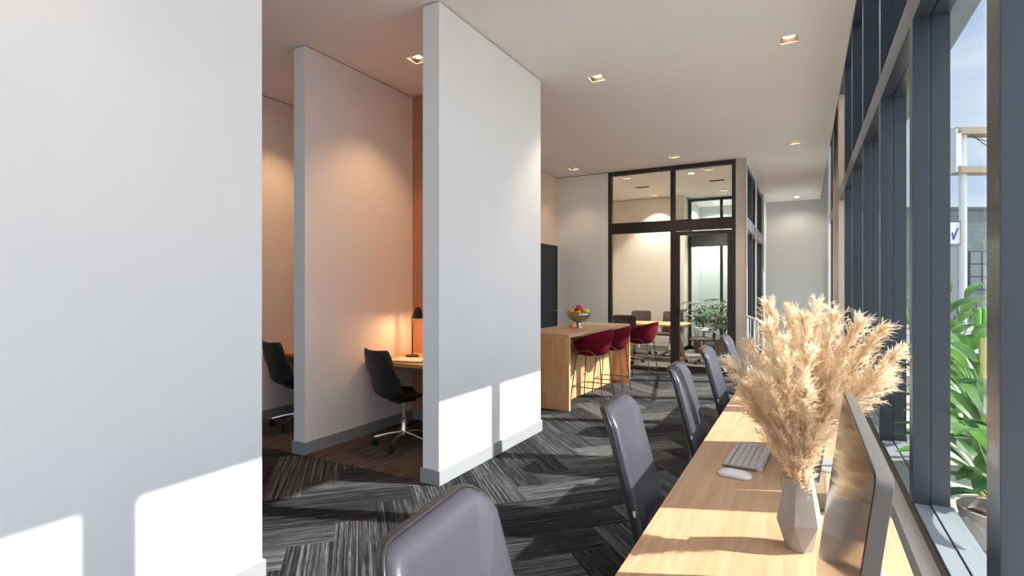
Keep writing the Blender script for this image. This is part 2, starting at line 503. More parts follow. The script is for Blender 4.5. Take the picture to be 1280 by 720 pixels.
# ---- black door in the wall behind the bar
d = thing('door_1', '', '', (0, 0, 0)); del d['label']; del d['category']; struct(d)
obj('door_leaf', bxm(-4.15, -4.125, 8.45, 9.27, 0, 2.19), BLACKDOOR, d)
bm = bmesh.new(); box(bm, -4.15, -4.115, 8.39, 8.45, 0, 2.25); box(bm, -4.15, -4.115, 9.27, 9.33, 0, 2.25); box(bm, -4.15, -4.115, 8.39, 9.33, 2.19, 2.25)
obj('door_frame', bm, mat('door_frame_dark', srgb(28, 30, 35), .5), d)
h = obj('door_handle', tb([(-4.125, 9.2, 1.03), (-4.08, 9.2, 1.03), (-4.075, 9.19, 1.03), (-4.075, 9.08, 1.03)], .009), CHROME, d)

# ---- window wall: bays between mullions
MY = [-2.10, -.65, .80, 2.26, 3.77, 5.20, 6.62, 8.04, 9.48, 10.83]
MY2 = [12.90, 13.50, 14.10, 14.60]
def mullion(bm, y, hw=.05):
    box(bm, XW, .612, y-hw, y+hw, .24, 4.90, bev=.003)
    box(bm, .612, .620, y-hw+.006, y+hw-.006, .24, 4.90)
    box(bm, .620, .705, y-hw+.002, y+hw-.002, .24, 4.90, bev=.003)
def bay(n, y0, y1):
    w_ = bpy.data.objects.new('window_%d' % n, None); COL.objects.link(w_); struct(w_); w_.location = (.6, (y0+y1)/2, 0)
    off = Vector((.6, (y0+y1)/2, 0))
    def P(name, bm, m):
        bmesh.ops.translate(bm, verts=bm.verts[:], vec=-off)
        return obj(name, bm, m, w_)
    bm = bmesh.new(); mullion(bm, y0, .07 if n == 4 else .05); P('mullion', bm, ANTH)
    a, b = y0+.05, y1-.05
    bm = bmesh.new(); box(bm, XW, .614, a, b, 2.96, 3.15, bev=.002); box(bm, .620, .705, a, b, 2.962, 3.148); P('transom', bm, ANTH)
    bm = bmesh.new(); box(bm, XW, .705, a, b, 4.78, 4.90); P('head_rail', bm, ANTH)
    bm = bmesh.new(); box(bm, XW, .72, a-.05, b+.05, .17, .228, bev=.003); P('bottom_rail', bm, BRONZE)
    bm = bmesh.new(); box(bm, XW+.008, .614, a, b, .226, .240); box(bm, .622, .72, a, b, .226, .246); P('sill', bm, SILL)
    bm = bmesh.new(); box(bm, XG, XG+.010, a-.01, b+.01, .244, 2.965); P('lower_pane', bm, GLASS)
    bm = bmesh.new(); box(bm, XG, XG+.010, a-.01, b+.01, 3.145, 4.79); P('upper_pane', bm, GLASS)
    # unseen slats, added to keep the sun out of the upper panes
    bm = bmesh.new()
    for k in range(16):
        z = 3.19+k*.105
        M = Matrix.Translation((.86, 0, z)) @ Matrix.Rotation(R(-8), 4, 'Y')
        box(bm, -.085, .085, y0, y1, -.006, .006, M=M)
    P('added_sun_blocker', bm, SILL)
    return w_
for i in range(len(MY)-1): bay(i+1, MY[i], MY[i+1])
for i in range(len(MY2)-1): bay(i+10, MY2[i], MY2[i+1])

# unseen glazed wall added behind the camera to let in more daylight
w_ = bpy.data.objects.new('window_20', None); COL.objects.link(w_); struct(w_)
bm = bmesh.new()
for x in (-6.6, -5.2, -3.8, -2.4, -1.0, .36): box(bm, x, x+.1, -2.65, -2.5, 0, H)
for z in (0, 2.45, 3.45): box(bm, -6.6, .46, -2.65, -2.5, z, z+.12)
obj('window_frame', bm, ANTH, w_)
obj('pane', bxm(-6.6, .46, -2.58, -2.57, .1, 3.5), GLASS, w_)

# ---- glazed front of the meeting room
w_ = bpy.data.objects.new('window_21', None); COL.objects.link(w_); struct(w_); w_.location = (-2.6, 9.42, 0)
def W21(name, bm, m):
    bmesh.ops.translate(bm, verts=bm.verts[:], vec=-Vector((-2.6, 9.42, 0))); return obj(name, bm, m, w_)
bm = bmesh.new()
box(bm, -3.15, -3.08, 9.42, 9.50, 0, H-.002); box(bm, -2.03, -1.95, 9.42, 9.50, 0, H-.002); box(bm, -1.04, -.98, 9.42, 9.50, 0, H-.002)
box(bm, -3.08, -1.04, 9.421, 9.499, 3.487, H-.002); box(bm, -3.08, -1.04, 9.421, 9.499, 2.43, 2.625)
box(bm, -3.08, -2.03, 9.421, 9.499, 0, .07)
W21('window_frame', bm, BRONZE)
W21('lower_pane', bxm(-3.09, -2.02, 9.455, 9.465, .06, 2.44), GLASSI)
W21('upper_pane', bxm(-3.09, -2.02, 9.455, 9.465, 2.62, 3.49), GLASSI)
W21('upper_pane', bxm(-1.96, -1.03, 9.455, 9.465, 2.62, 3.49), GLASSI)
d = bpy.data.objects.new('door_2', None); COL.objects.link(d); struct(d); d.location = (-1.95, 9.46, 0)
def D2(name, bm, m, par=None):
    bmesh.ops.translate(bm, verts=bm.verts[:], vec=-Vector((-1.95, 9.46, 0))); return obj(name, bm, m, par or d)
bm = bmesh.new()
box(bm, -1.945, -1.875, 9.43, 9.48, .01, 2.42); box(bm, -1.11, -1.045, 9.43, 9.48, .01, 2.42)
box(bm, -1.875, -1.11, 9.431, 9.479, 2.355, 2.42); box(bm, -1.875, -1.11, 9.431, 9.479, .01, .12)
dl = D2('door_frame', bm, BRONZE)
D2('pane', bxm(-1.885, -1.10, 9.452, 9.458, .11, 2.36), GLASSI)
bm = bmesh.new(); box(bm, -1.93, -1.90, 9.418, 9.43, .98, 1.13, bev=.003); tube(bm, [(-1.915, 9.425, 1.065), (-1.915, 9.38, 1.065), (-1.905, 9.375, 1.065), (-1.79, 9.375, 1.065)], .010)
D2('door_handle', bm, BLACKP)

# ---- side glazing of the meeting room, facing the window corridor
w_ = bpy.data.objects.new('window_22', None); COL.objects.link(w_); struct(w_); w_.location = (-.88, 11.3, 0)
def W22(name, bm, m):
    bmesh.ops.translate(bm, verts=bm.verts[:], vec=-Vector((-.88, 11.3, 0))); return obj(name, bm, m, w_)
bm = bmesh.new()
for y in (9.60, 10.62, 11.80, 13.02): box(bm, -.93, -.83, y, y+.08, 0, 3.50)
for (a, b) in ((3.44, 3.52), (0, .08)): box(bm, -.93, -.83, 9.60, 13.1, a, b)
W22('window_frame', bm, ANTH)
W22('transom', bxm(-.94, -.815, 9.60, 13.1, 2.43, 2.62), mat('light_grey_metal', srgb(180, 182, 184), .45))
W22('lower_pane', bxm(-.885, -.875, 9.61, 13.09, .07, 2.44), GLASSI)
W22('upper_pane', bxm(-.885, -.875, 9.61, 13.09, 2.61, 3.45), GLASSI)
W22('window_head', bxm(-.94, -.82, 9.60, 13.1, 3.52, H-.001), WHITE)
struct(obj('trim_1', bxm(-.822, -.806, 9.405, 9.44, 0, H-.001), WHITE))
struct(obj('trim_2', bxm(-.822, -.78, 13.08, 13.16, 0, H-.001), WHITE))
struct(obj('trim_3', bxm(-.822, -.800, 11.24, 11.275, 0, 3.5), WHITE))

# ---- glazed screen at the back of the meeting room
w_ = bpy.data.objects.new('window_23', None); COL.objects.link(w_); struct(w_); w_.location = (-1.7, 13.14, 0)
def W23(name, bm, m):
    bmesh.ops.translate(bm, verts=bm.verts[:], vec=-Vector((-1.7, 13.14, 0))); return obj(name, bm, m, w_)
bm = bmesh.new()
for x in (-2.40, -1.70, -1.0): box(bm, x, x+.06, 13.1, 13.18, 0, 3.54)
box(bm, -2.40, -.94, 13.1, 13.18, 3.49, 3.55); box(bm, -2.40, -.94, 13.1, 13.18, 0, .08)
W23('window_frame', bm, BRONZE)
W23('transom', bxm(-2.34, -1.0, 13.095, 13.185, 2.42, 2.72), mat('dark_grey_band', srgb(74, 78, 80), .5))
W23('pane', bxm(-2.38, -.96, 13.135, 13.145, .06, 3.5), glass_mat('green_tinted_glass', (.93, .97, .96, 1), 1.25))

# ---- downlights
CAN = mat('downlight_can', srgb(58, 40, 26), .5, .2)
BULB = emit_mat('warm_lamp_face', (1.0, .78, .50), 14)
def downlight(p, label, energy=30, grp='square recessed ceiling downlights', color=(1, .80, .58)):
    t = thing('downlight', label, 'ceiling light', (p.x, p.y, H), 0, grp)
    bm = bmesh.new()
    s = HS
    box(bm, -s-.004, -s, -s-.004, s+.004, 0, .10); box(bm, s, s+.004, -s-.004, s+.004, 0, .10)
    box(bm, -s, s, -s-.004, -s, 0, .10); box(bm, -s, s, s, s+.004, 0, .10); box(bm, -s-.004, s+.004, -s-.004, s+.004, .10, .104)
    obj('housing', bm, CAN, t)
    bm = bmesh.new()
    e = .008
    box(bm, -s-e, -s+.001, -s-e, s+e, -.004, 0); box(bm, s-.001, s+e, -s-e, s+e, -.004, 0)
    box(bm, -s, s, -s-e, -s+.001, -.004, 0); box(bm, -s, s, s-.001, s+e, -.004, 0)
    obj('rim', bm, CEIL, t)
    bm = bmesh.new(); lathe(bm, [(.050, .100), (.052, .040), (.044, .026), (.02, .022)], 20); obj('lamp', bm, BULB, t, True)
    ld = bpy.data.lights.new('downlight_beam', 'SPOT'); ld.energy = energy; ld.color = color; ld.spot_size = R(95); ld.spot_blend = .6; ld.shadow_soft_size = .04
    lo = bpy.data.objects.new('downlight_beam', ld); COL.objects.link(lo); lo.parent = t; lo.location = (0, 0, .012)
    return t
DL = ['square downlight near the windows, the nearest to the viewer above the desk',
      'square downlight in the ceiling just right of the white partition',
      'square downlight above the far end of the desk, right of the glass room',
      'square downlight in front of the glazed meeting room, above its mullion',
      'square downlight above the fruit bowl end of the bar table',
      'square downlight in the booth ceiling, half hidden by the tall partition',
      'square downlight inside the meeting room, behind the left upper pane near the frame',
      'square downlight inside the meeting room, deepest behind the left upper pane',
      'square downlight inside the meeting room, top middle of the right upper pane',
      'square downlight inside the meeting room, lower right of the right upper pane',
      'square downlight above the foreground desk outside the view',
      'square downlight above the walkway beside the foreground wall',
      'square downlight in the hidden booth ceiling behind the middle partition',
      'square downlight behind the viewer']
for i, (p, lb) in enumerate(zip(LIGHTS, DL)):
    downlight(p, lb, LAMP*(52 if i in (5, 12) else 150 if 6 <= i <= 9 else 15 if i > 9 or i == 4 else 50), color=(1, .56, .28) if i in (5, 12) else (1, .88, .74) if 6 <= i <= 9 else (1, .82, .62))
for px, py, lb in ((803, 234, 'dark slot air vent in the meeting room ceiling, left upper pane'), (896, 225.5, 'dark slot air vent in the meeting room ceiling, right upper pane')):
    p = at_z(px, py, H)
    t = thing('air_vent', lb, 'air vent', (p.x, p.y, H), 0, 'slot air vents')
    obj('vent_slot', bxm(-.14, .14, -.05, .05, -.006, 0), BLACKP, t)
    bm = bmesh.new()
    for k in range(4): box(bm, -.13, .13, -.04+k*.022, -.034+k*.022, -.010, -.006)
    obj('slat', bm, BRONZE, t)
for px, py, lb in ((864, 216.5, 'small round ceiling light inside the meeting room, upper left of right pane'), (996, 246, 'small round ceiling light at the far end of the window corridor'), (895, 253.5, 'small round ceiling light in the room beyond the glazed screen')):
    p = at_z(px, py, H)
    t = thing('round_downlight', lb, 'ceiling light', (p.x, p.y, H))
    bm = bmesh.new(); lathe(bm, [(.05, -.004), (.06, -.006), (.065, 0)], 20); obj('rim', bm, WHITEM, t, True)
    bm = bmesh.new(); lathe(bm, [(.045, -.008), (.048, -.004)], 20); obj('lamp', bm, emit_mat('round_lamp', (1, .9, .75), 5) if 'round_lamp' not in MATS else MATS['round_lamp'], t)
    ld = bpy.data.lights.new('round_beam', 'SPOT'); ld.energy = LAMP*(320 if px == 895 else 25 if px == 996 else 110); ld.color = (.95, 1, .98) if px == 895 else (1, .88, .74); ld.spot_size = R(150); ld.spot_blend = .6; ld.shadow_soft_size = .05
    lo = bpy.data.objects.new('round_beam', ld); COL.objects.link(lo); lo.parent = t; lo.location = (0, 0, -.02)

# ================================================================== DESK ALONG THE WINDOWS
t = thing('window_desk', 'long pale oak worktop running along the window wall', 'desk', (-.09, 3.6, 0))
obj('worktop', bxm(-.32, .328, -4.6, 3.55, .71, .74, bev=.003), OAKY, t)
for y in (-4.4, -2.0, .28, 1.43, 3.3):
    bm = bmesh.new(); box(bm, -.20, .30, y-.02, y+.02, 0, .71, bev=.002); obj('panel_leg', bm, mat('desk_leg_white', (.7, .7, .7), .5), t)
obj('modesty_rail', bxm(.24, .27, -4.4, 3.5, .5, .62), mat('desk_leg_white', (.7, .7, .7), .5), t)

# ---- leather desk chairs
def star_base(par, r=.30, n=5, m=CHROME, zhub=.10, rot=0, seatz=.42, name='five_star_base'):
    bm = bmesh.new()
    for k in range(n):
        a = rot+2*PI*k/n
        c, s = math.cos(a), math.sin(a)
        tube(bm, [(c*.02, s*.02, zhub+.02), (c*r*.5, s*r*.5, zhub+.005), (c*r, s*r, .075)], [.017, .014, .010], 8)
    lathe(bm, [(.03, zhub-.02), (.032, zhub+.05), (.027, zhub+.06), (.027, seatz*.62), (.018, seatz*.62+.004), (.018, seatz)], 16)
    obj(name, bm, m, par, True)
    for k in range(n):
        a = rot+2*PI*k/n
        c, s = math.cos(a), math.sin(a)
        bm = bmesh.new()
        M = Matrix.Translation((c*r, s*r, .03)) @ Matrix.Rotation(a+.6, 4, 'Z') @ Matrix.Rotation(R(90), 4, 'X')
        for dz in (-.014, .014):
            b0 = len(bm.verts)
            lathe(bm, [(.018, dz-.009), (.03, dz-.007), (.03, dz+.007), (.018, dz+.009)], 14)
        for v in bm.verts: v.co = M @ v.co
        tube(bm, [(c*r, s*r, .03), (c*r, s*r, .075)], .008, 6)
        obj('caster', bm, BLACKP, par, True)

def desk_chair():
    # faces +X locally; origin on the floor below seat centre
    t = thing('desk_chair', '', 'chair', (0, 0, 0))
    # backrest: plate width (Y) .46, height .60, curved, rising from seat rear
    def fb(p):
        # p.x across, p.y up (-.3...3), p.z thickness (front = +z)
        wsc = 1 - .10*max(0, p.y/.31)      # taper to top
        y = p.x*wsc
        h = p.y+.31
        x = -.275 - .10*(h/.62) + .030*math.sin(PI*min(1, h/.5)) - .05*max(0, (h-.45)/.17)**2*.6
        x += .045*(p.x/.23)**2*(.4+.6*math.exp(-((h-.25)/.25)**2))
        return Vector((x+p.z, y, .44+h*.87))
    obj('backrest', pl(.46, .62, .045, .075, .02, fb, rings=8), LEATH, t, 'all')
    pts = [fb(Vector((x, y, -.004))) for x, y in rrect(.466, .626, .077, 6)]
    obj('piping', tb(pts, .0055, 6, True), PIPE, t, 'all')
    obj('back_shell', pl(.474, .634, .022, .08, .010, lambda p: fb(Vector((p.x, p.y, p.z-.013))), rings=8), PIPE, t, 'all')
    def fs(p):
        x = p.y-.045; y = p.x
        z = .465+p.z + .02*(abs(y)/.24)**2.5 + .035*max(0, (-x-.12)/.12)**2 - .02*max(0, (x-.12)/.12)**2
        return Vector((x, y, z))
    obj('seat', pl(.47, .50, .055, .09, .025, fs, rings=7), LEATHB, t, 'all')
    obj('tag', bxm(-.268, -.259, -.2325, -.2300, .60, .622), TAGM, t)
    bm = bmesh.new(); tube(bm, [(0, 0, .42), (-.12, 0, .41), (-.22, 0, .43), (-.262, 0, .52)], [.02, .02, .02, .018], 8)
    obj('back_bracket', bm, CHROME, t, True)
    star_base(t, .30, 5, CHROME, seatz=.44, rot=.3)
    return t
c0 = desk_chair()
CH = [(-.295, .95, 7, 'dark leather desk chair closest to the viewer, cut off at the bottom edge'),
      (-.305, 2.20, 4, 'dark leather desk chair second from the viewer, opposite the keyboard'),
      (-.297, 3.34, 2, 'dark leather desk chair third from the viewer, in front of the bar stools'),
      (-.297, 4.45, 0, 'dark leather desk chair fourth from the viewer, before the glass door'),
      (-.297, 5.62, 0, 'dark leather desk chair farthest away, half behind the pampas tips')]
for i, (x, y, a, lb) in enumerate(CH):
    c = c0 if i == 0 else copy_tree(c0)
    place(c, (x, y, 0), R(a), lb, 'dark leather chairs along the window desk')

# ---- monitors
def monitor():
    # screen faces -X; width along Y. origin at desk under centre
    t = thing('computer_monitor', '', 'monitor', (0, 0, 0))
    M = Matrix.Rotation(R(7.5), 4, 'Y')
    def f(p):   # p.x across width, p.y up, p.z thickness with +z to the front
        q = Vector((-p.z, p.x, p.y))
        return M @ q + Vector((0.0, 0, .245))
    obj('casing', pl(.655, .44, .020, .022, .0015, f, rings=3), ALU, t, True)
    def f2(p): return f(Vector((p.x, p.y, p.z+.0102)))
    obj('screen', pl(.645, .43, .002, .018, .0008, f2, rings=2), mat('glossy_dark_screen', (.035, .025, .02), .10, 0, spec=.22, coat=0), t)
    # bulged back shell
    def f3(p): return f(Vector((p.x, p.y, -.009-max(0, .03*(1-(p.x/.3)**2)*(1-(p.y/.2)**2)) + p.z*.5)))
    obj('rear_shell', pl(.56, .38, .004, .03, .001, f3, rings=6), ALU, t, 'all')
    bm = bmesh.new(); box(bm, -.03, .09, -.09, .09, 0, .008, bev=.002); obj('foot', bm, ALUL, t)
    bm = bmesh.new(); tube(bm, [(.075, 0, .008), (.07, 0, .10), (.05, 0, .2)], [.012, .012, .012], 8); obj('neck', bm, ALUL, t, True)
    return t
m0 = monitor()
MO = [(.065, 1.165, 'slim aluminium monitor in the foreground, glossy screen reflecting the pampas'),
      (.065, 2.47, 'aluminium monitor behind the pampas vase, near the keyboard'),
      (.065, 4.0, 'aluminium monitor on the desk hidden behind the pampas, third from the viewer'),
      (.065, 5.3, 'aluminium monitor farthest along the desk behind the pampas')]
for i, (x, y, lb) in enumerate(MO):
    c = m0 if i == 0 else copy_tree(m0)
    place(c, (x, y, .740), 0, lb, 'monitors along the window desk')

# ---- keyboard
t = thing('keyboard', 'slim white and aluminium keyboard lying on the desk beyond the mouse', 'keyboard', (-.205, 2.44, .74), R(-3))
obj('base', bxm(-.072, .072, -.18, .18, .004, .010, bev=.002), mat('keyboard_base_grey', (.20, .195, .19), .5), t)
obj('battery_bar', tb([(.064, -.18, .012), (.064, .18, .012)], .0115, 12), ALUL, t, True)
krows = [(0, -.060, 8, .0175), (1, -.036, 13, .021), (2, -.013, 14, .021), (3, .010, 14, .021), (4, .033, 14, .021), (5, .049, 14, .008)]
for r_, x, n_, wd in krows:
    if r_ == 0: cells = [(-.176, -.152), (-.148, -.124), (-.120, -.096), (-.092, .060), (.064, .088), (.092, .116), (.120, .144), (.148, .176)]
    else:
        p_ = .352/n_; cells = [(-.176+k*p_, -.176+(k+1)*p_-.003) for k in range(n_)]
    for a, b in cells:
        obj('key', bxm(x-wd/2, x+wd/2, a, b, .0095, .0145, bev=.0012), KEYW, t)
# ---- mouse
def fm(p):
    s = max(0, 1-(p.x/.062)**2)
    z = p.z
    if z > 0: z = .004+.024*math.sqrt(s)*(1-.35*(p.y/.03)**2)
    else: z = .002 if abs(p.x) < .055 else .004
    return Vector((p.x, p.y, z))
t = thing('computer_mouse', 'white low curved computer mouse in front of the keyboard', 'computer mouse', (-.229, 2.165, .74), R(-6))
obj('mouse_top', pl(.122, .060, .008, .028, .003, fm, rings=8), mat('white_gloss', (.75, .73, .73), .2), t, 'all')
obj('mouse_base', pl(.108, .050, .004, .024, .001, lambda p: p+Vector((0, 0, .002)), rings=1), ALUL, t)

# ---- faceted vase
def vase():
    bm = bmesh.new(); n = 6
    def ring(r, z, ph): return [bm.verts.new((r*math.cos(2*PI*(k+ph)/n), r*math.sin(2*PI*(k+ph)/n), z)) for k in range(n)]
    r0 = ring(.034, 0, .5); r1 = ring(.058, .078, 0); r2 = ring(.037, .190, 0)
    bm.faces.new(r0[::-1])
    for a, b_, fl_ in ((r0, r1, 1), (r1, r2, 0)):
        for k in range(n):
            if fl_:
                bm.faces.new((a[k], b_[(k+1) % n], b_[k])); bm.faces.new((a[k], a[(k+1) % n], b_[(k+1) % n]))
            else:
                bm.faces.new((a[k], a[(k+1) % n], b_[(k+1) % n], b_[k]))
    r3 = ring(.033, .190, 0); r4 = ring(.031, .12, 0)
    for a, b_ in ((r2, r3), (r3, r4)):
        for k in range(n): bm.faces.new((a[k], a[(k+1) % n], b_[(k+1) % n], b_[k]))
    bm.faces.new(r4)
    return bm
VX, VY = -.012, 1.655
t = obj('faceted_vase', vase(), CONC); t.location = (VX, VY, .74); t.rotation_euler = (0, 0, R(20))
tag(t, 'faceted pale concrete vase holding the pampas grass on the desk', 'vase')

# ---- pampas grass
def pampas_mat():
    m = bpy.data.materials.new('pampas_plume'); m.use_nodes = True
    n = m.node_tree.nodes; l = m.node_tree.links
    b = n['Principled BSDF']; b.inputs['Roughness'].default_value = .75; b.inputs['Specular IOR Level'].default_value = .2
    tr = n.new('ShaderNodeBsdfTranslucent'); mi = n.new('ShaderNodeMixShader'); mi.inputs[0].default_value = .5
    tcn = n.new('ShaderNodeTexCoord'); no = n.new('ShaderNodeTexNoise'); no.inputs['Scale'].default_value = 26; no.inputs['Detail'].default_value = 3
    rp = n.new('ShaderNodeValToRGB')
    rp.color_ramp.elements[0].position = .35; rp.color_ramp.elements[0].color = srgb(228, 204, 172)
    rp.color_ramp.elements[1].position = .62; rp.color_ramp.elements[1].color = srgb(248, 236, 214)
    l.new(tcn.outputs['Object'], no.inputs['Vector']); l.new(no.outputs[0], rp.inputs[0])
    l.new(rp.outputs[0], b.inputs['Base Color']); l.new(rp.outputs[0], tr.inputs[0])
    l.new(b.outputs[0], mi.inputs[1]); l.new(tr.outputs[0], mi.inputs[2])
    l.new(mi.outputs[0], n['Material Output'].inputs[0])
    return m
PAM = pampas_mat()
STEMM = mat('dry_straw_stem', srgb(176, 130, 80), .7)
def pampas(p0, tip, rnd, start=.32, fl=.055, nf=1500, bow=.6, label='', thin=1.0):
    p0 = Vector(p0); tip = Vector(tip)
    d_ = tip-p0
    ctrl = p0 + Vector((d_.x*.22, d_.y*.22, d_.z*bow)) if d_.z > 0 else p0+Vector((d_.x*.3, d_.y*.3, .12))
    def bz(s):
        return p0*(1-s)**2+ctrl*2*s*(1-s)+tip*s*s
    def tan(s):
        return ((ctrl-p0)*(1-s)+(tip-ctrl)*s).normalized()
    t = thing('pampas_stem', label, 'dried grass', p0, 0, 'pampas stems in the faceted vase')
    bm = bmesh.new(); pts = [bz(s/14)-p0 for s in range(15)]
    tube(bm, pts, [.0022-.0015*k/14 for k in range(15)], 6)
    obj('stem', bm, STEMM, t, True)
    V = []; F = []
    def strip(q0, q1, q2, side, wd):
        k = len(V)
        V.extend([q0-side*wd*.5-p0, q0+side*wd*.5-p0, q1-side*wd-p0, q1+side*wd-p0, q2-p0])
        F.extend([(k, k+1, k+3, k+2), (k+2, k+3, k+4)])
    def rv(): return Vector((rnd.gauss(0, 1), rnd.gauss(0, 1), rnd.gauss(0, 1)))
    nb = max(14, nf//34)
    wind = Vector((rnd.gauss(0, 1), rnd.gauss(0, 1), 0)).normalized()
    for b_i in range(nb):
        u = (b_i+rnd.random()*.6)/nb
        s = start+(1-start)*u*.97
        base = bz(s); tg = tan(s)
        a = rnd.random()*2*PI
        ort = tg.orthogonal().normalized(); bi = tg.cross(ort)
        rad = (ort*math.cos(a)+bi*math.sin(a)+wind*.35).normalized()
        env = math.sin(PI*min(1, u*.86+.14))**.6
        L = fl*(.40+1.10*env)*(.7+.6*rnd.random())
        sp = (.14+.28*rnd.random())*thin*(1-.45*u)
        d0 = (tg*math.cos(sp)+rad*math.sin(sp)).normalized()
        # side branch, curving outwards and drooping at its tip
        P_ = []; pos = base.copy(); dd = d0.copy()
        for q in range(7):
            P_.append((pos.copy(), dd.copy())); pos += dd*L/6
            dd = (dd+rad*.05-Vector((0, 0, .055*q/3))+rv()*.02).normalized()
        for hh in range(30):
            v_ = rnd.random()*5.99; q = int(v_); f_ = v_-q
            pt = P_[q][0].lerp(P_[q+1][0], f_); dr = P_[q][1]
            hr = rv(); hr = (hr-dr*hr.dot(dr)).normalized()
            hl = (.016+.020*rnd.random())*(1.15-.5*v_/6)
            an = .22+.35*rnd.random()
            hd = dr*math.cos(an)+hr*math.sin(an)
            side = hd.cross(rv()).normalized()
            q1 = pt+hd*hl*.5; q2 = pt+hd*hl+hr*hl*.12-Vector((0, 0, hl*.12))
            strip(pt, q1, q2, side, .0005+.0006*rnd.random())
        side = d0.cross(rad).normalized()
        for q in range(0, 6, 2): strip(P_[q][0], P_[q+1][0], P_[min(6, q+2)][0], side, .0008)
    obj('plume', (V, F), PAM, t)
    return t
rnd = random.Random(11)
NECK = Vector((VX, VY, .915))
PT = [  # tip pixel, depth offset in y, start, label place
 (962, 384, .05, .42, 'pampas plume reaching highest on the left of the bunch'),
 (992, 392, .10, .45, 'pampas plume upright in the middle top of the bunch'),
 (1022, 384, .08, .42, 'pampas plume highest on the right of centre'),
 (1044, 398, .02, .45, 'pampas plume right of the highest one, tip by the corridor wall'),
 (1006, 402, -.02, .40, 'pampas plume just below the top centre of the bunch'),
 (1074, 404, .0, .38, 'pampas plume leaning right with its tip nearly as high as the top'),
 (1102, 412, .04, .38, 'pampas plume leaning right, tip in front of the dark mullion'),
 (1124, 443, .0, .36, 'pampas plume reaching farthest right over the monitor'),
 (1104, 466, -.03, .40, 'pampas plume leaning right just below the farthest reaching one'),
 (1104, 480, .02, .45, 'pampas plume lowest on the right above the monitor'),
 (962, 412, -.05, .34, 'pampas plume left of centre, pointing up left'),
 (938, 436, .02, .34, 'pampas plume upper left beside the white railing'),
 (916, 456, -.02, .34, 'pampas plume reaching farthest left above the desk'),
 (934, 490, -.08, .36, 'pampas plume low on the left, arching sideways'),
 (980, 426, -.12, .22, 'pampas plume in front of the bunch, pointing straight up'),
 (1012, 440, -.14, .20, 'pampas plume in front right, pointing up'),
 (948, 470, -.12, .20, 'pampas plume in front left of the bunch'),
 (1040, 500, -.06, .15, 'short pampas plume on the right just above the vase'),
 (966, 500, -.10, .10, 'short pampas plume on the left just above the vase'),
 (1006, 490, -.10, .06, 'short pampas plume in the middle just above the vase'),
 (1050, 440, .08, .3, 'pampas plume right of centre behind the front ones'),
 (930, 505, .03, .42, 'thin pampas plume trailing lowest on the left'),
]
for i, (px, py, dy, st_, lb) in enumerate(PT):
    a = 2*PI*i/len(PT)
    p0 = NECK+Vector((.018*math.cos(a), .018*math.sin(a), -.06))
    tip = at_y(px, py, VY+dy)
    thinf = .7 if i in (13, 21) else 1.0
    pampas(p0, tip, rnd, st_, .062 if i < 13 else .055, 2300 if i != 21 else 900, .55, lb, thinf)

# ---- glass jug behind the vase
t = thing('glass_jug', 'clear glass jug with handle standing behind the concrete vase', 'jug', (.022, 1.975, .74))
bm = bmesh.new(); lathe(bm, [(.036, 0), (.040, .004), (.043, .06), (.040, .125), (.0385, .125), (.0405, .06), (.037, .010), (.002, .008)], 32); obj('jug_body', bm, GLASSJ, t, 'all')
bm = bmesh.new(); tube(bm, [(-.040, 0, .115), (-.075, 0, .112), (-.088, 0, .085), (-.085, 0, .05), (-.065, 0, .03), (-.042, 0, .03)], .005, 8); obj('handle', bm, GLASSJ, t, 'all')

# ================================================================== BAR TABLE
t = thing('bar_table', 'high oak bar table with panel ends between the partition and glass room', 'table', (-2.42, 5.82, 0), R(-2.2))
TW, TL = .76, 2.22
obj('table_top', bxm(-TW, 0, 0, TL, .862, .902, bev=.002), OAKX if False else OAKY, t)
obj('end_panel', bxm(-TW, 0, 0, .04, 0, .862, bev=.002), OAKZ, t)
obj('end_panel', bxm(-TW, 0, TL-.04, TL, 0, .862, bev=.002), OAKZ, t)
obj('back_panel', bxm(-.30, -.27, .04, TL-.04, .0, .862), OAKZ, t)

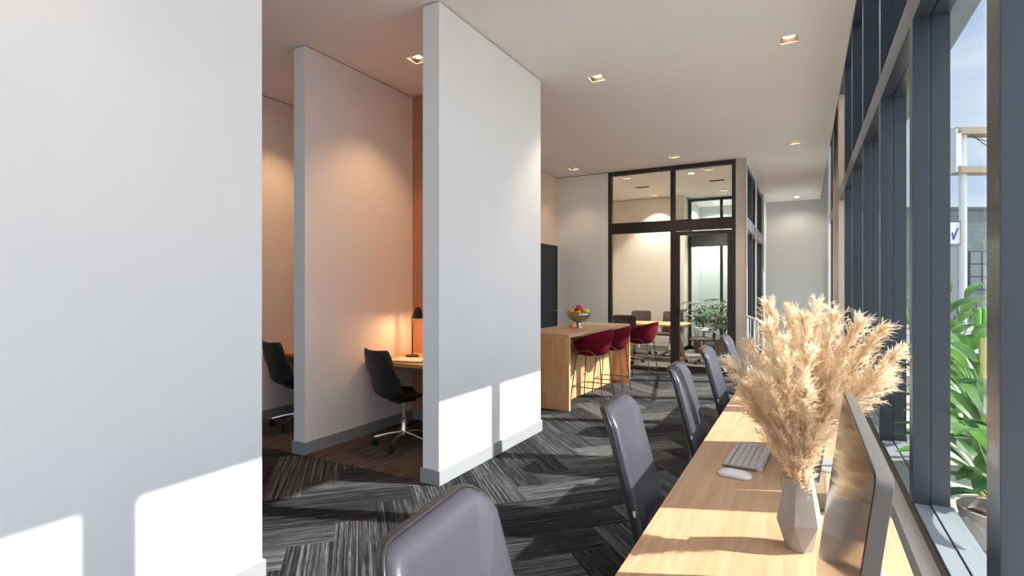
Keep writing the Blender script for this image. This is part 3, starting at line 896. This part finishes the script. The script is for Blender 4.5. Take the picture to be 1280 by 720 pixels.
# ---- bar stools
def bar_stool():
    # faces -X locally (towards table), back at +X
    t = thing('bar_stool', '', 'bar stool', (0, 0, 0))
    bm = bmesh.new(); na, nr = 36, 9
    def prof(a, s):
        # a: 0 = back (+X); s 0..1 from centre to rim
        back = (1+math.cos(a))/2
        R0 = .225 if True else 0
        rimh = .085+.225*back**.6
        k = min(1, s/.62)
        r = R0*(k*.86 if s <= .62 else .86+.14*math.sin((s-.62)/.38*PI/2))
        z = 0 if s <= .45 else ((s-.45)/.55)**1.7*rimh
        x = r*math.cos(a)*(.98 if math.cos(a) > 0 else .92)
        y = r*math.sin(a)*1.06
        if s > .62: x += .03*back*(s-.62)/.38
        return Vector((x, y, .615+z))
    inner = [[prof(2*PI*i/na, (j+.001)/nr) for i in range(na)] for j in range(nr+1)]
    def outp(i, j):
        p = inner[j][i]; q = Vector((p.x*1.0, p.y*1.0, p.z))
        rr = Vector((p.x, p.y, 0)); L = rr.length
        n_ = (rr/L if L > .01 else Vector((0, 0, 0)))
        s = j/nr
        wall_ = max(0, (s-.45)/.55)
        return q + n_*.026*wall_ - Vector((0, 0, .03*(1-wall_)))
    iv = [[bm.verts.new(inner[j][i]) for i in range(na)] for j in range(nr+1)]
    ov = [[bm.verts.new(outp(i, j)) for i in range(na)] for j in range(nr+1)]
    for j in range(nr):
        for i in range(na):
            k = (i+1) % na
            bm.faces.new((iv[j][i], iv[j][k], iv[j+1][k], iv[j+1][i]))
            bm.faces.new((ov[j][i], ov[j+1][i], ov[j+1][k], ov[j][k]))
    for i in range(na):
        k = (i+1) % na
        bm.faces.new((iv[nr][i], iv[nr][k], ov[nr][k], ov[nr][i]))
    bm.faces.new(iv[0][::-1]); bm.faces.new(ov[0])
    obj('seat_shell', bm, BURG, t, 'all')
    corners = [(-.16, -.15), (.16, -.15), (.16, .15), (-.16, .15)]
    feet = [(-.215, -.215), (.215, -.215), (.215, .215), (-.215, .215)]
    for (a, b_), (c, d2) in zip(corners, feet):
        obj('leg', tb([(a, b_, .60), (c, d2, .0)], .0075, 8), RODM, t, True)
    bm = bmesh.new()
    tube(bm, [(-.16, -.15, .60), (.16, -.15, .60), (.16, .15, .60), (-.16, .15, .60)], .007, 8, True)
    for s in (-1, 1): tube(bm, [(-.16, s*.15, .60), (-.175, s*.215, .655), (.06, s*.252, .665), (.15, s*.225, .60), (.16, s*.15, .60)], .006, 8)
    obj('seat_rail', bm, RODM, t, True)
    f_ = .72
    cc = [(a+(c-a)*f_, b_+(d2-b_)*f_, .60*(1-f_)+.0) for (a, b_), (c, d2) in zip(corners, feet)]
    cc = [(x, y, .19) for x, y, z in cc]
    obj('footrest', tb(cc, .0065, 8, True), RODM, t, True)
    return t
s0 = bar_stool()
for i, (x, y, lb) in enumerate(((-2.40, 6.56, 'burgundy upholstered bar stool nearest the viewer at the oak bar table'),
                                (-2.375, 7.26, 'burgundy upholstered bar stool in the middle of the three'),
                                (-2.25, 8.32, 'burgundy upholstered bar stool farthest away, past the table end'))):
    c = s0 if i == 0 else copy_tree(s0)
    place(c, (x, y, 0), R((-3, 2, -4)[i]), lb, 'burgundy stools at the bar table')

# ---- footed fruit bowl
BX, BY = -2.72, 6.88
t = thing('fruit_bowl', 'footed stainless steel bowl filled with apples on the bar table', 'bowl', (BX, BY, .902))
bm = bmesh.new()
wob = lambda a, z: .018*math.cos(16*a)*min(1, max(0, (z-.07)*14))
lathe(bm, [(.056, 0), (.056, .004), (.040, .03), (.032, .06), (.034, .078)], 32)
obj('foot', bm, STEEL, t, 'all')
bm = bmesh.new(); lathe(bm, [(.034, .078), (.08, .09), (.125, .125), (.152, .165), (.163, .215), (.158, .215), (.146, .168), (.12, .132), (.076, .098), (.004, .09)], 96, wob=wob)
obj('bowl_body', bm, STEEL, t, 'all')
def fruit_mesh(r, sq=.9, dim=.16):
    bm = bmesh.new(); prof = []
    for k in range(13):
        a = PI*k/12-PI/2
        rr = r*math.cos(a); z = r*sq*math.sin(a)
        z -= dim*r*math.exp(-(rr/(r*.3))**2)*(1 if a > 0 else -1)*.9
        prof.append((max(rr, .0008), z+r*sq))
    lathe(bm, prof, 20); return bm
def fruit(name, label, cat, loc, r, c1, c2, sq=.92, tilt=(0, 0), grp='apples in the steel bowl'):
    m = bpy.data.materials.new(name+'_skin'); m.use_nodes = True
    n = m.node_tree.nodes; l = m.node_tree.links; b = n['Principled BSDF']; b.inputs['Roughness'].default_value = .3
    tcn = n.new('ShaderNodeTexCoord'); no = n.new('ShaderNodeTexNoise'); no.inputs['Scale'].default_value = 22; no.inputs['Detail'].default_value = 4
    rp = n.new('ShaderNodeValToRGB'); rp.color_ramp.elements[0].position = .4; rp.color_ramp.elements[0].color = c1; rp.color_ramp.elements[1].position = .62; rp.color_ramp.elements[1].color = c2
    l.new(tcn.outputs['Object'], no.inputs['Vector']); l.new(no.outputs[0], rp.inputs[0]); l.new(rp.outputs[0], b.inputs['Base Color'])
    t = thing(name, label, cat, loc, 0, grp); t.rotation_euler = (R(tilt[0]), R(tilt[1]), 0)
    obj('flesh', fruit_mesh(r, sq), m, t, 'all')
    obj('stalk', tb([(0, 0, r*sq*1.62), (.003, 0, r*sq*1.9), (.007, 0, r*sq*2.15)], .0015, 6), STEMM, t)
Y1, O1, RD, GR = srgb(236, 190, 60), srgb(226, 140, 40), srgb(196, 38, 42), srgb(206, 205, 60)
zf = .902
fruit('apple', 'yellow orange apple at the left of the fruit bowl', 'apple', (BX-.092, BY-.045, zf+.178), .052, O1, Y1)
fruit('apple', 'red apple on top of the fruit bowl', 'apple', (BX+.005, BY+.01, zf+.225), .050, RD, srgb(222, 70, 60))
fruit('apple', 'green yellow apple at the right of the fruit bowl', 'apple', (BX+.092, BY+.04, zf+.178), .052, GR, srgb(226, 214, 90))
fruit('apple', 'yellow apple low in the front middle of the bowl', 'apple', (BX+.03, BY-.085, zf+.165), .044, Y1, O1)
fruit('apple', 'dark red apple behind the left apple in the bowl', 'apple', (BX-.055, BY+.055, zf+.182), .046, srgb(150, 24, 34), RD)
fruit('apple', 'orange apple at the back right of the fruit bowl', 'apple', (BX+.045, BY+.095, zf+.172), .044, O1, RD)
pj = at_z(716, 410.5, .902)
t = thing('peach', 'peach coloured round fruit on the bar table beside the bowl foot', 'peach', (pj.x, pj.y, .902))
obj('flesh', fruit_mesh(.052, .74), mat('peach_skin', srgb(226, 150, 96), .5, noise=(20, .15, (1, 1, 1))), t, 'all')
obj('stalk', tb([(0, 0, .052*.74*1.6), (.002, 0, .052*.74*1.95)], .002, 6), STEMM, t)

# ================================================================== BOOTHS
def booth_desk(x0, x1, label):
    t = thing('booth_desk', label, 'desk', ((x0+x1)/2, 4.28, 0), 0, 'wooden booth worktops')
    hw = (x1-x0)/2
    obj('worktop', bxm(-hw, hw, -.37, .368, .705, .74, bev=.002), OAKX, t)
    for s in (-1, 1): obj('bracket', bxm(s*(hw-.015)-.012, s*(hw-.015)+.012, -.25, .35, .60, .705), OAKX, t)
    return t
booth_desk(-3.79, -2.51, 'warm lit wooden worktop in the booth with the desk lamp')
booth_desk(-5.19, -3.95, 'wooden worktop in the hidden booth behind the middle partition')
def shell_chair():
    # faces +Y locally
    t = thing('task_chair', '', 'chair', (0, 0, 0))
    n, m = 26, 17
    path = []
    for i in range(n):
        s = i/(n-1)
        if s < .42:      # seat, front to rear
            k = s/.42; y = .22-.38*k; z = .455-.012*math.sin(PI*k)-.03*(1-k)**4
            if k > .75: z += .0
        elif s < .60:    # curve
            k = (s-.42)/.18; a = k*R(78); y = -.16-.10*math.sin(a); z = .455+.10*(1-math.cos(a))
        else:
            k = (s-.60)/.40; y = -.258-.085*k; z = .534+.37*k
        path.append((y, z))
    widths = []
    for i in range(n):
        s = i/(n-1)
        w_ = .215+.015*math.sin(PI*s)
        if s < .08: w_ *= .80+.20*math.sin(s/.08*PI/2)
        if s > .6: w_ *= 1-.06*((s-.6)/.4)
        if s > .93: w_ *= .86+.14*math.cos((s-.93)/.07*PI/2)
        widths.append(w_)
    bm = bmesh.new(); G = []
    for i in range(n):
        s = i/(n-1); row = []
        y0, z0 = path[i]
        a = path[max(0, i-1)]; b_ = path[min(n-1, i+1)]
        ty, tz = b_[0]-a[0], b_[1]-a[1]; L = math.hypot(ty, tz); ny, nz = tz/L, -ty/L   # inward normal
        for j in range(m):
            q = 2*j/(m-1)-1
            cv = (.055 if s < .42 else .075 if s < .75 else .045)*(abs(q)**2.4)
            row.append(bm.verts.new((q*widths[i], y0+ny*cv, z0+nz*cv)))
        G.append(row)
    for i in range(n-1):
        for j in range(m-1): bm.faces.new((G[i][j], G[i][j+1], G[i+1][j+1], G[i+1][j]))
    o = obj('seat_shell', bm, BLACKS, t, 'all')
    md = o.modifiers.new('thick', 'SOLIDIFY'); md.thickness = .022; md.offset = 0
    md = o.modifiers.new('smooth', 'SUBSURF'); md.levels = 1; md.render_levels = 1
    bm = bmesh.new(); box(bm, -.08, .08, -.12, .08, .405, .432, bev=.006); obj('tilt_plate', bm, BLACKP, t)
    star_base(t, .27, 5, CHROME, seatz=.41, rot=R(-62))
    return t
k0 = shell_chair()
place(k0, (-3.25, 3.86, 0), R(-14), 'black shell swivel chair in the booth with the desk lamp', 'black swivel chairs in the booths')
k1 = copy_tree(k0); place(k1, (-4.70, 3.88, 0), R(-10), 'black shell swivel chair in the left booth, half hidden by the partition')

# ---- booth desk lamp
t = thing('desk_lamp', 'black desk lamp glowing warm on the booth worktop', 'lamp', (-3.565, 4.36, .74))
bm = bmesh.new(); lathe(bm, [(.07, 0), (.07, .012), (.06, .018), (.008, .02)], 28); obj('base', bm, BLACKP, t, True)
obj('pole', tb([(0, 0, .018), (0, 0, .40), (.01, 0, .425), (.06, -.01, .445)], .0075, 8), BLACKP, t, True)
bm = bmesh.new()
for (ra, za, rb, zb) in ((.026, .50, .060, .40),):
    lathe(bm, [(.012, .515), (.026, .51), (.034, .49), (.062, .40), (.058, .40), (.030, .487), (.002, .50)], 28, cen=(.085, -.015, 0))
obj('lamp_shade', bm, BLACKP, t, 'all')
bm = bmesh.new(); lathe(bm, [(.01, .425), (.024, .44), (.022, .465), (.01, .48)], 16, cen=(.085, -.015, 0)); obj('bulb', bm, emit_mat('desk_bulb', (1, .66, .34), 40), t, 'all')
ld = bpy.data.lights.new('desk_lamp_glow', 'POINT'); ld.energy = 5*LAMP; ld.color = (1, .55, .25); ld.shadow_soft_size = .02
lo = bpy.data.objects.new('desk_lamp_glow', ld); COL.objects.link(lo); lo.parent = t; lo.location = (.085, -.015, .405)
t = obj('power_cable', tb([(-3.44, 4.30, .746), (-3.38, 4.10, .744), (-3.25, 4.22, .744), (-3.10, 4.50, .746)], .0035, 6), BLACKP, None, True)
tag(t, 'thin black cable trailing from the lamp over the booth worktop', 'cable')
t = thing('notebook', 'open white notebook on the booth worktop under the lamp', 'notebook', (-3.36, 4.08, .74), R(8))
for s in (-1, 1):
    bm = bmesh.new(); plate(bm, .17, .23, .012, .004, .002, lambda p: Vector((p.x+s*.086, p.y, p.z+.008+.006*math.cos(p.x*14))), rings=4); obj('page_block', bm, PAPER, t, 'all')
obj('cover', bxm(-.178, .178, -.12, .12, 0, .002), BLACKP, t)

# ================================================================== MEETING ROOM
MT = thing('meeting_table', 'oak meeting table with splayed wooden legs inside the glass room', 'table', (-2.75, 10.95, 0))
obj('table_top', pl(1.50, .95, .035, .20, .006, lambda p: p+Vector((0, 0, .725)), rings=3), OAKX, MT, True)
for sx in (-1, 1):
    for sy in (-1, 1):
        bm = bmesh.new(); M = Matrix()
        vs = box(bm, -.03, .03, -.022, .022, 0, .708)
        for v in vs:
            k = v.co.z/.708
            v.co.x += sx*(.60-.13*k); v.co.y += sy*(.36-.16*k)
        obj('leg', bm, OAKZ, MT)
def meeting_chair():
    # faces +Y locally
    t = thing('meeting_chair', '', 'chair', (0, 0, 0))
    def fb(p):
        h = p.y+.24; rib = .004*math.cos(h*2*PI/.05)
        return Vector((p.x, -.23-.10*(h/.48)+.03*math.sin(PI*h/.48)+.03*(p.x/.22)**2+p.z+(rib if p.z > 0 else -rib*.5), .46+h))
    bm = bmesh.new(); plate(bm, .44, .48, .028, .05, .012, fb, rings=14); obj('backrest', bm, BROWNL, t, 'all')
    def fs(p): return Vector((p.x, p.y, .455+p.z+.015*(p.x/.22)**2-.02*max(0, (p.y-.12)/.12)**2))
    bm = bmesh.new(); plate(bm, .46, .46, .04, .06, .018, fs, rings=6); obj('seat', bm, BROWNL, t, 'all')
    for s in (-1, 1):
        obj('armrest', tb([(s*.22, -.22, .47), (s*.26, -.25, .60), (s*.265, -.20, .655), (s*.265, .10, .665), (s*.26, .14, .64), (s*.225, .10, .45)], .011, 8), CHROME, t, 'all')
    star_base(t, .29, 5, CHROME, seatz=.44, rot=.2)
    return t
mc = meeting_chair()
MC = [(-3.02, 10.22, 4, 'brown meeting chair in front of the table with its back to the viewer'),
      (-3.22, 11.75, 184, 'brown meeting chair behind the table at the left'),
      (-2.55, 11.75, 176, 'brown meeting chair behind the table at the right, against the wall'),
      (-1.72, 10.75, 100, 'brown meeting chair at the right end of the table beside the plants'),
      (-3.72, 10.95, -92, 'brown meeting chair at the left end of the table')]
for i, (x, y, a, lb) in enumerate(MC):
    c = mc if i == 0 else copy_tree(mc)
    place(c, (x, y, 0), R(a), lb, 'brown leather meeting chairs')
LEAF = mat('dark_green_leaf', srgb(74, 104, 62), .45, noise=(6, .25, (1, 1, 1)))
def leaf(V, F, p, dirv, L, W, droop, rnd, fold=.25, seg=7):
    d_ = dirv.normalized(); side = d_.cross(Vector((0, 0, 1)))
    if side.length < .05: side = Vector((1, 0, 0))
    side.normalize()
    k0 = len(V); pos = p.copy(); dd = d_.copy()
    for i in range(seg+1):
        s = i/seg
        w_ = W*math.sin(PI*min(1, s*.94+.04))**.8*(1-.25*s)
        up = side.cross(dd).normalized()
        V += [pos-side*w_+up*w_*fold, pos, pos+side*w_+up*w_*fold]
        pos = pos+dd*(L/seg); dd = (dd-Vector((0, 0, droop/seg))).normalized()
    for i in range(seg):
        a = k0+3*i
        F += [(a, a+1, a+4, a+3), (a+1, a+2, a+5, a+4)]
def potted_palm(label, loc, h, rnd, pm):
    t = thing('potted_palm', label, 'plant', loc, 0, 'potted palms in the meeting room')
    bm = bmesh.new(); lathe(bm, [(.12, 0), (.13, .01), (.165, .34), (.17, .36), (.155, .36), (.15, .32), (.01, .31)], 24); obj('pot', bm, pm, t, True)
    bm = bmesh.new(); V = []; F = []
    for k in range(7):
        a = rnd.random()*2*PI; r = .03+.05*rnd.random(); hh = h*(.55+.45*rnd.random())
        top = Vector((math.cos(a)*(r+.10), math.sin(a)*(r+.10), .31+hh))
        tube(bm, [(math.cos(a)*r, math.sin(a)*r, .31), (math.cos(a)*(r+.03), math.sin(a)*(r+.03), .31+hh*.5), top], [.009, .007, .005], 6)
        for fr in range(6):
            st_ = top-Vector((0, 0, hh*.12*fr)); b = a+fr*2.4
            cdir = Vector((math.cos(b), math.sin(b), .45))
            c2 = st_+cdir.normalized()*.12
            tube(bm, [st_, c2], [.003, .002], 4)
            for q in range(7):
                bb = b+(q-3)*.42
                leaf(V, F, c2, Vector((math.cos(bb), math.sin(bb), .35-.1*abs(q-3))), .20+.06*rnd.random(), .024, .9, rnd)
    obj('stems', bm, mat('palm_stem', srgb(96, 98, 60), .6), t, True)
    obj('leaves', (V, F), LEAF, t)
    return t
rp_ = random.Random(5)
potted_palm('bushy potted palm with dark slim pot, left of the two in the glass room', (-2.02, 12.45, 0), .85, rp_, mat('dark_brown_pot', srgb(84, 66, 60), .6))
potted_palm('bushy potted palm with wide taupe pot, right of the two in the glass room', (-1.50, 11.9, 0), .90, rp_, mat('taupe_pot', srgb(132, 112, 98), .6))

# ---- white railing past the desk
t = thing('railing', 'white metal railing with thin balusters past the end of the desk', 'railing', (0, 0, 0))
A = Vector((-.80, 9.30, 0)); Bv = Vector((-.40, 7.35, 0))
bm = bmesh.new(); tube(bm, [A+Vector((0, 0, 1.0)), Bv+Vector((0, 0, 1.0))], .018, 8); obj('top_rail', bm, WHITEM, t, True)
bm = bmesh.new(); tube(bm, [A+Vector((0, 0, .62)), Bv+Vector((0, 0, .62))], .010, 8); obj('mid_rail', bm, WHITEM, t, True)
bm = bmesh.new(); tube(bm, [A+Vector((0, 0, .12)), Bv+Vector((0, 0, .12))], .010, 8); obj('bottom_rail', bm, WHITEM, t, True)
for k in range(6):
    p = A.lerp(Bv, k/5)
    obj('post' if k in (0, 5) else 'baluster', tb([p, p+Vector((0, 0, 1.0))], .020 if k in (0, 5) else .011, 8), WHITEM, t, True)

# ================================================================== OUTSIDE
struct(obj('ground_outside', bxm(.62, 60, -20, 80, -.25, -.15), mat('asphalt', srgb(156, 153, 148), .9, noise=(2, .15, (1, 1, 1)))))
struct(obj('floor_terrace', bxm(.74, 3.4, -3, 16, -.15, -.02), mat('terrace_paving', srgb(214, 208, 200), .8, noise=(8, .1, (1, 1, 1)))))
def outd(px, t_):
    d_ = ray(px, 360); return Vector((d_.x*t_, d_.y*t_, 0))
# building across the street
t = thing('warehouse', 'grey block warehouse across the street with a barred window', 'building', (0, 0, 0))
b0 = outd(1209, 24.5); fw = Vector((ray(640, 360).x, ray(640, 360).y, 0)).normalized(); rt = Vector((fw.y, -fw.x, 0))
MB_ = Matrix(((rt.x, fw.x, 0, b0.x), (rt.y, fw.y, 0, b0.y), (0, 0, 1, 0), (0, 0, 0, 1)))
def brick_mat():
    m = bpy.data.materials.new('painted_block_wall'); m.use_nodes = True
    n = m.node_tree.nodes; l = m.node_tree.links; b = n['Principled BSDF']; b.inputs['Roughness'].default_value = .85
    tcn = n.new('ShaderNodeTexCoord'); br = n.new('ShaderNodeTexBrick'); mpn = n.new('ShaderNodeMapping'); mpn.inputs['Rotation'].default_value = (R(90), 0, 0)
    br.inputs['Scale'].default_value = 1; br.inputs['Brick Width'].default_value = .5; br.inputs['Row Height'].default_value = .25; br.inputs['Mortar Size'].default_value = .01
    br.inputs['Color1'].default_value = srgb(112, 120, 118); br.inputs['Color2'].default_value = srgb(120, 127, 124); br.inputs['Mortar'].default_value = srgb(98, 106, 104)
    l.new(tcn.outputs['Object'], mpn.inputs[0]); l.new(mpn.outputs[0], br.inputs['Vector']); l.new(br.outputs[0], b.inputs['Base Color'])
    return m
t.matrix_world = MB_
bm = bmesh.new(); box(bm, -9, 14, 0, 8, -.15, 5.05); obj('wall', bm, brick_mat(), t)
bm = bmesh.new(); box(bm, -9.1, 14.1, -.1, 8.1, 5.05, 5.16); obj('parapet', bm, mat('parapet_cap', srgb(96, 98, 96), .8), t)
bm = bmesh.new(); box(bm, .05, 2.3, -.03, .02, 1.35, 3.15); wo = obj('window_frame', bm, mat('dark_window_frame', srgb(60, 66, 68), .6), t)
bm = bmesh.new()
for i in range(4):
    for j in range(3): box(bm, .12+i*.55, .60+i*.55, -.045, -.03, 1.42+j*.58, 1.94+j*.58)
obj('panes', bm, mat('dusty_pane', srgb(112, 122, 122), .4), wo)
bm = bmesh.new(); box(bm, -2.2, -.5, -.05, 0, -.15, 3.3); obj('roller_door', bm, mat('roller_door_paint', srgb(132, 140, 138), .7), t)
for px, q, lb in ((1193, 23.9, 'grey gas meter pipework by the warehouse wall, left of the sign pole'), (1213, 23.9, 'grey gas meter pipework by the warehouse wall, right of the sign pole')):
    p = outd(px, q); g = thing('gas_meter', lb, 'gas meter', (p.x, p.y, -.15), -YAW*0, 'gas meters by the warehouse')
    bm = bmesh.new(); tube(bm, [(-.25, 0, 0), (-.25, 0, .9), (.2, 0, .9), (.2, 0, .35), (.0, 0, .35), (0, 0, 0)], .03, 8); obj('pipe', bm, mat('pipe_grey', srgb(92, 96, 98), .6), g, True)
    bm = bmesh.new(); lathe(bm, [(.10, 0), (.14, .05), (.14, .22), (.08, .28)], 16, cen=(.2, 0, .42)); obj('meter_body', bm, mat('meter_grey', srgb(120, 122, 122), .6), g, True)
for px, lb in ((1222, 'green bollard beside the sign pole across the street'), (1231, 'yellow green bollard nearest the window edge across the street')):
    p = outd(px, 19.5)
    bm = bmesh.new(); lathe(bm, [(.11, 0), (.11, .78), (.08, .86), (.02, .88)], 16); o = obj('bollard', bm, mat('green_paint', srgb(110, 170, 60), .6), None, True); o.location = (p.x, p.y, -.15); tag(o, lb, 'bollard', 'bollards across the street')
# sign pole
pp = outd(1203.5, 20.5)
t = thing('sign_pole', 'tall white street pole carrying an open sign frame', 'sign pole', (pp.x, pp.y, -.15)); t.rotation_euler = (0, 0, -math.atan2(rt.x, rt.y)+PI/2)
PWM = mat('weathered_white_paint', srgb(222, 222, 218), .7, noise=(5, .06, (1, 1, 1)))
obj('pole', tb([(0, 0, 0), (0, 0, 7.6)], .125, 14), PWM, t, True)
RUST = mat('sign_frame_tan', srgb(168, 150, 126), .8)
bm = bmesh.new(); box(bm, -.45, 3.2, -.3, .3, 7.45, 7.70); box(bm, -.45, 3.2, -.3, .3, 5.98, 6.22); obj('crossbeam', bm, RUST, t)
bm = bmesh.new(); box(bm, -.50, -.30, -.3, .3, 6.0, 7.65); box(bm, 3.1, 3.2, -.3, .3, 6.0, 7.65); obj('side_panel', bm, PWM, t)
bm = bmesh.new(); tube(bm, [(.2, -.1, 7.5), (1.4, -.1, 6.6), (3.1, -.1, 6.3)], .015, 5); tube(bm, [(0, 0, 7.5), (3.1, 0, 6.6)], .015, 5); obj('wire', bm, BLACKP, t)
# sign board with tick
ps = outd(1189.5, 20.2)
t = thing('sign_board', 'white street sign board with a blue tick mark', 'sign', (ps.x, ps.y, 3.15)); t.rotation_euler = (0, 0, -math.atan2(rt.x, rt.y)+PI/2)
obj('board', bxm(-.55, .30, -.02, .02, -.02, .78), PWM, t)
bm = bmesh.new(); box(bm, .30, .34, -.04, .04, -.08, .84); box(bm, -.60, -.55, -.04, .04, -.08, .84); obj('board_frame', bm, RUST, t)
bm = bmesh.new()
vs = [bm.verts.new(c) for c in ((-.02, -.03, .38), (.03, -.03, .42), (.06, -.03, .26), (.20, -.03, .58), (.25, -.03, .56), (.08, -.03, .12), (.03, -.03, .12))]
bm.faces.new(vs); r_ = bmesh.ops.extrude_face_region(bm, geom=bm.faces[:]); bmesh.ops.translate(bm, verts=[v for v in r_['geom'] if isinstance(v, bmesh.types.BMVert)], vec=(0, .008, 0))
obj('tick_mark', bm, mat('sign_blue', srgb(44, 52, 140), .6), t)

# planters and broad leaved plants outside the windows
BIGL = mat('broad_green_leaf', srgb(96, 158, 62), .35, noise=(3, .3, (1, 1, 1)))
def leaf_translucent():
    m = bpy.data.materials.new('sunlit_leaf'); m.use_nodes = True
    n = m.node_tree.nodes; l = m.node_tree.links; b = n['Principled BSDF']; b.inputs['Roughness'].default_value = .4
    tr = n.new('ShaderNodeBsdfTranslucent'); mi = n.new('ShaderNodeMixShader'); mi.inputs[0].default_value = .4
    tcn = n.new('ShaderNodeTexCoord'); no = n.new('ShaderNodeTexNoise'); no.inputs['Scale'].default_value = 3
    rp = n.new('ShaderNodeValToRGB'); rp.color_ramp.elements[0].position = .35; rp.color_ramp.elements[0].color = srgb(52, 92, 44); rp.color_ramp.elements[1].position = .65; rp.color_ramp.elements[1].color = srgb(110, 160, 70)
    l.new(tcn.outputs['Object'], no.inputs['Vector']); l.new(no.outputs[0], rp.inputs[0]); l.new(rp.outputs[0], b.inputs['Base Color']); l.new(rp.outputs[0], tr.inputs[0])
    l.new(b.outputs[0], mi.inputs[1]); l.new(tr.outputs[0], mi.inputs[2]); l.new(mi.outputs[0], n['Material Output'].inputs[0])
    return m
SLEAF = leaf_translucent()
def broad_plant(name, label, loc, n_, hmin, hmax, rnd, spread=.3, pot=None, grp='broad leaved plants outside the window'):
    t = thing(name, label, 'plant', loc, 0, grp)
    z0 = 0
    if pot:
        r, ph = pot; z0 = ph-.04
        bm = bmesh.new(); lathe(bm, [(r*.6, 0), (r*.75, .02), (r, ph-.03), (r*1.02, ph), (r*.92, ph), (r*.88, ph-.05), (.01, ph-.06)], 30); obj('pot', bm, CONC, t, True)
        bm = bmesh.new(); lathe(bm, [(r*.89, ph-.052), (r*.7, ph-.040), (.01, ph-.035)], 24); obj('soil', bm, mat('soil', srgb(84, 62, 46), .95, noise=(60, .5, (1, 1, 1))), t)
    bm = bmesh.new(); V = []; F = []
    for k in range(n_):
        a = 2*PI*k/n_+rnd.random()*.7; h = hmin+(hmax-hmin)*rnd.random()
        q = Vector((math.cos(a), math.sin(a), 0))
        b0_ = q*.04+Vector((0, 0, z0)); m1 = q*spread*.3+Vector((0, 0, z0+h*.55)); m2 = q*spread*.8+Vector((0, 0, z0+h))
        tube(bm, [b0_, m1, m2], [.011, .008, .006], 6)
        leaf(V, F, m2, q*.6+Vector((0, 0, .7)), .40+.2*rnd.random(), .085+.03*rnd.random(), 1.3, rnd, .2, 10)
        if k % 2: leaf(V, F, m1, q*.9+Vector((0, 0, .5)), .32, .07, 1.2, rnd, .2, 8)
    obj('stems', bm, mat('green_stem', srgb(110, 150, 70), .5), t, True)
    obj('leaves', (V, F), SLEAF, t)
    return t
rb = random.Random(21)
broad_plant('potted_shrub', 'green broad leaved plant in a round concrete pot just outside the glass', (.97, 3.95, -.02), 5, .35, .55, rb, .12, (.19, .22))
broad_plant('strelitzia', 'tall broad leaved green plant outside, behind the potted one', (1.34, 5.55, -.02), 26, .30, .95, rb, .30)
broad_plant('strelitzia', 'low green plant outside between the concrete pot and the cream post', (1.08, 4.42, -.02), 18, .22, .62, rb, .16)
broad_plant('strelitzia', 'tall green plant outside, second behind the potted one', (1.50, 6.7, -.02), 26, .3, 1.0, rb, .32)
broad_plant('strelitzia', 'green plant outside seen through the narrow gap between two mullions', (1.35, 8.4, -.02), 16, .5, 1.3, rb, .4)
broad_plant('strelitzia', 'green plant outside at the far end of the terrace', (1.8, 9.6, -.02), 16, .6, 1.4, rb, .4)
t = thing('garden_fence', 'low dark slatted fence outside behind the green leaves', 'fence', (1.92, 8.0, -.02))
bm = bmesh.new()
for k in range(62): box(bm, -.012, .012, -3.0+k*.1, -2.93+k*.1, .03, .46)
obj('slats', bm, BRONZE, t)
bm = bmesh.new(); box(bm, .012, .04, -3.0, 3.2, .36, .41); box(bm, .012, .04, -3.0, 3.2, .08, .13); obj('rail', bm, BRONZE, t)
for y in (-2.95, 0, 3.1): obj('post', bxm(.012, .06, y-.03, y+.03, 0, .48), BRONZE, t)
pq = outd(1229, 3.75)
t = thing('garden_post', 'cream painted garden post outside among the green leaves', 'post', (pq.x, pq.y, -.02))
obj('post_shaft', tb([(0, 0, 0), (0, 0, .86)], .028, 14), mat('cream_paint', srgb(236, 214, 160), .6), t, True)
obj('post_collar', tb([(0, 0, .74), (0, 0, .78)], .040, 14), mat('cream_paint', srgb(236, 214, 160), .6), t, True)
obj('post_cap', bxm(-.022, .022, -.022, .022, .86, 1.12, bev=.004), mat('pale_green_yellow', srgb(200, 200, 120), .6), t)
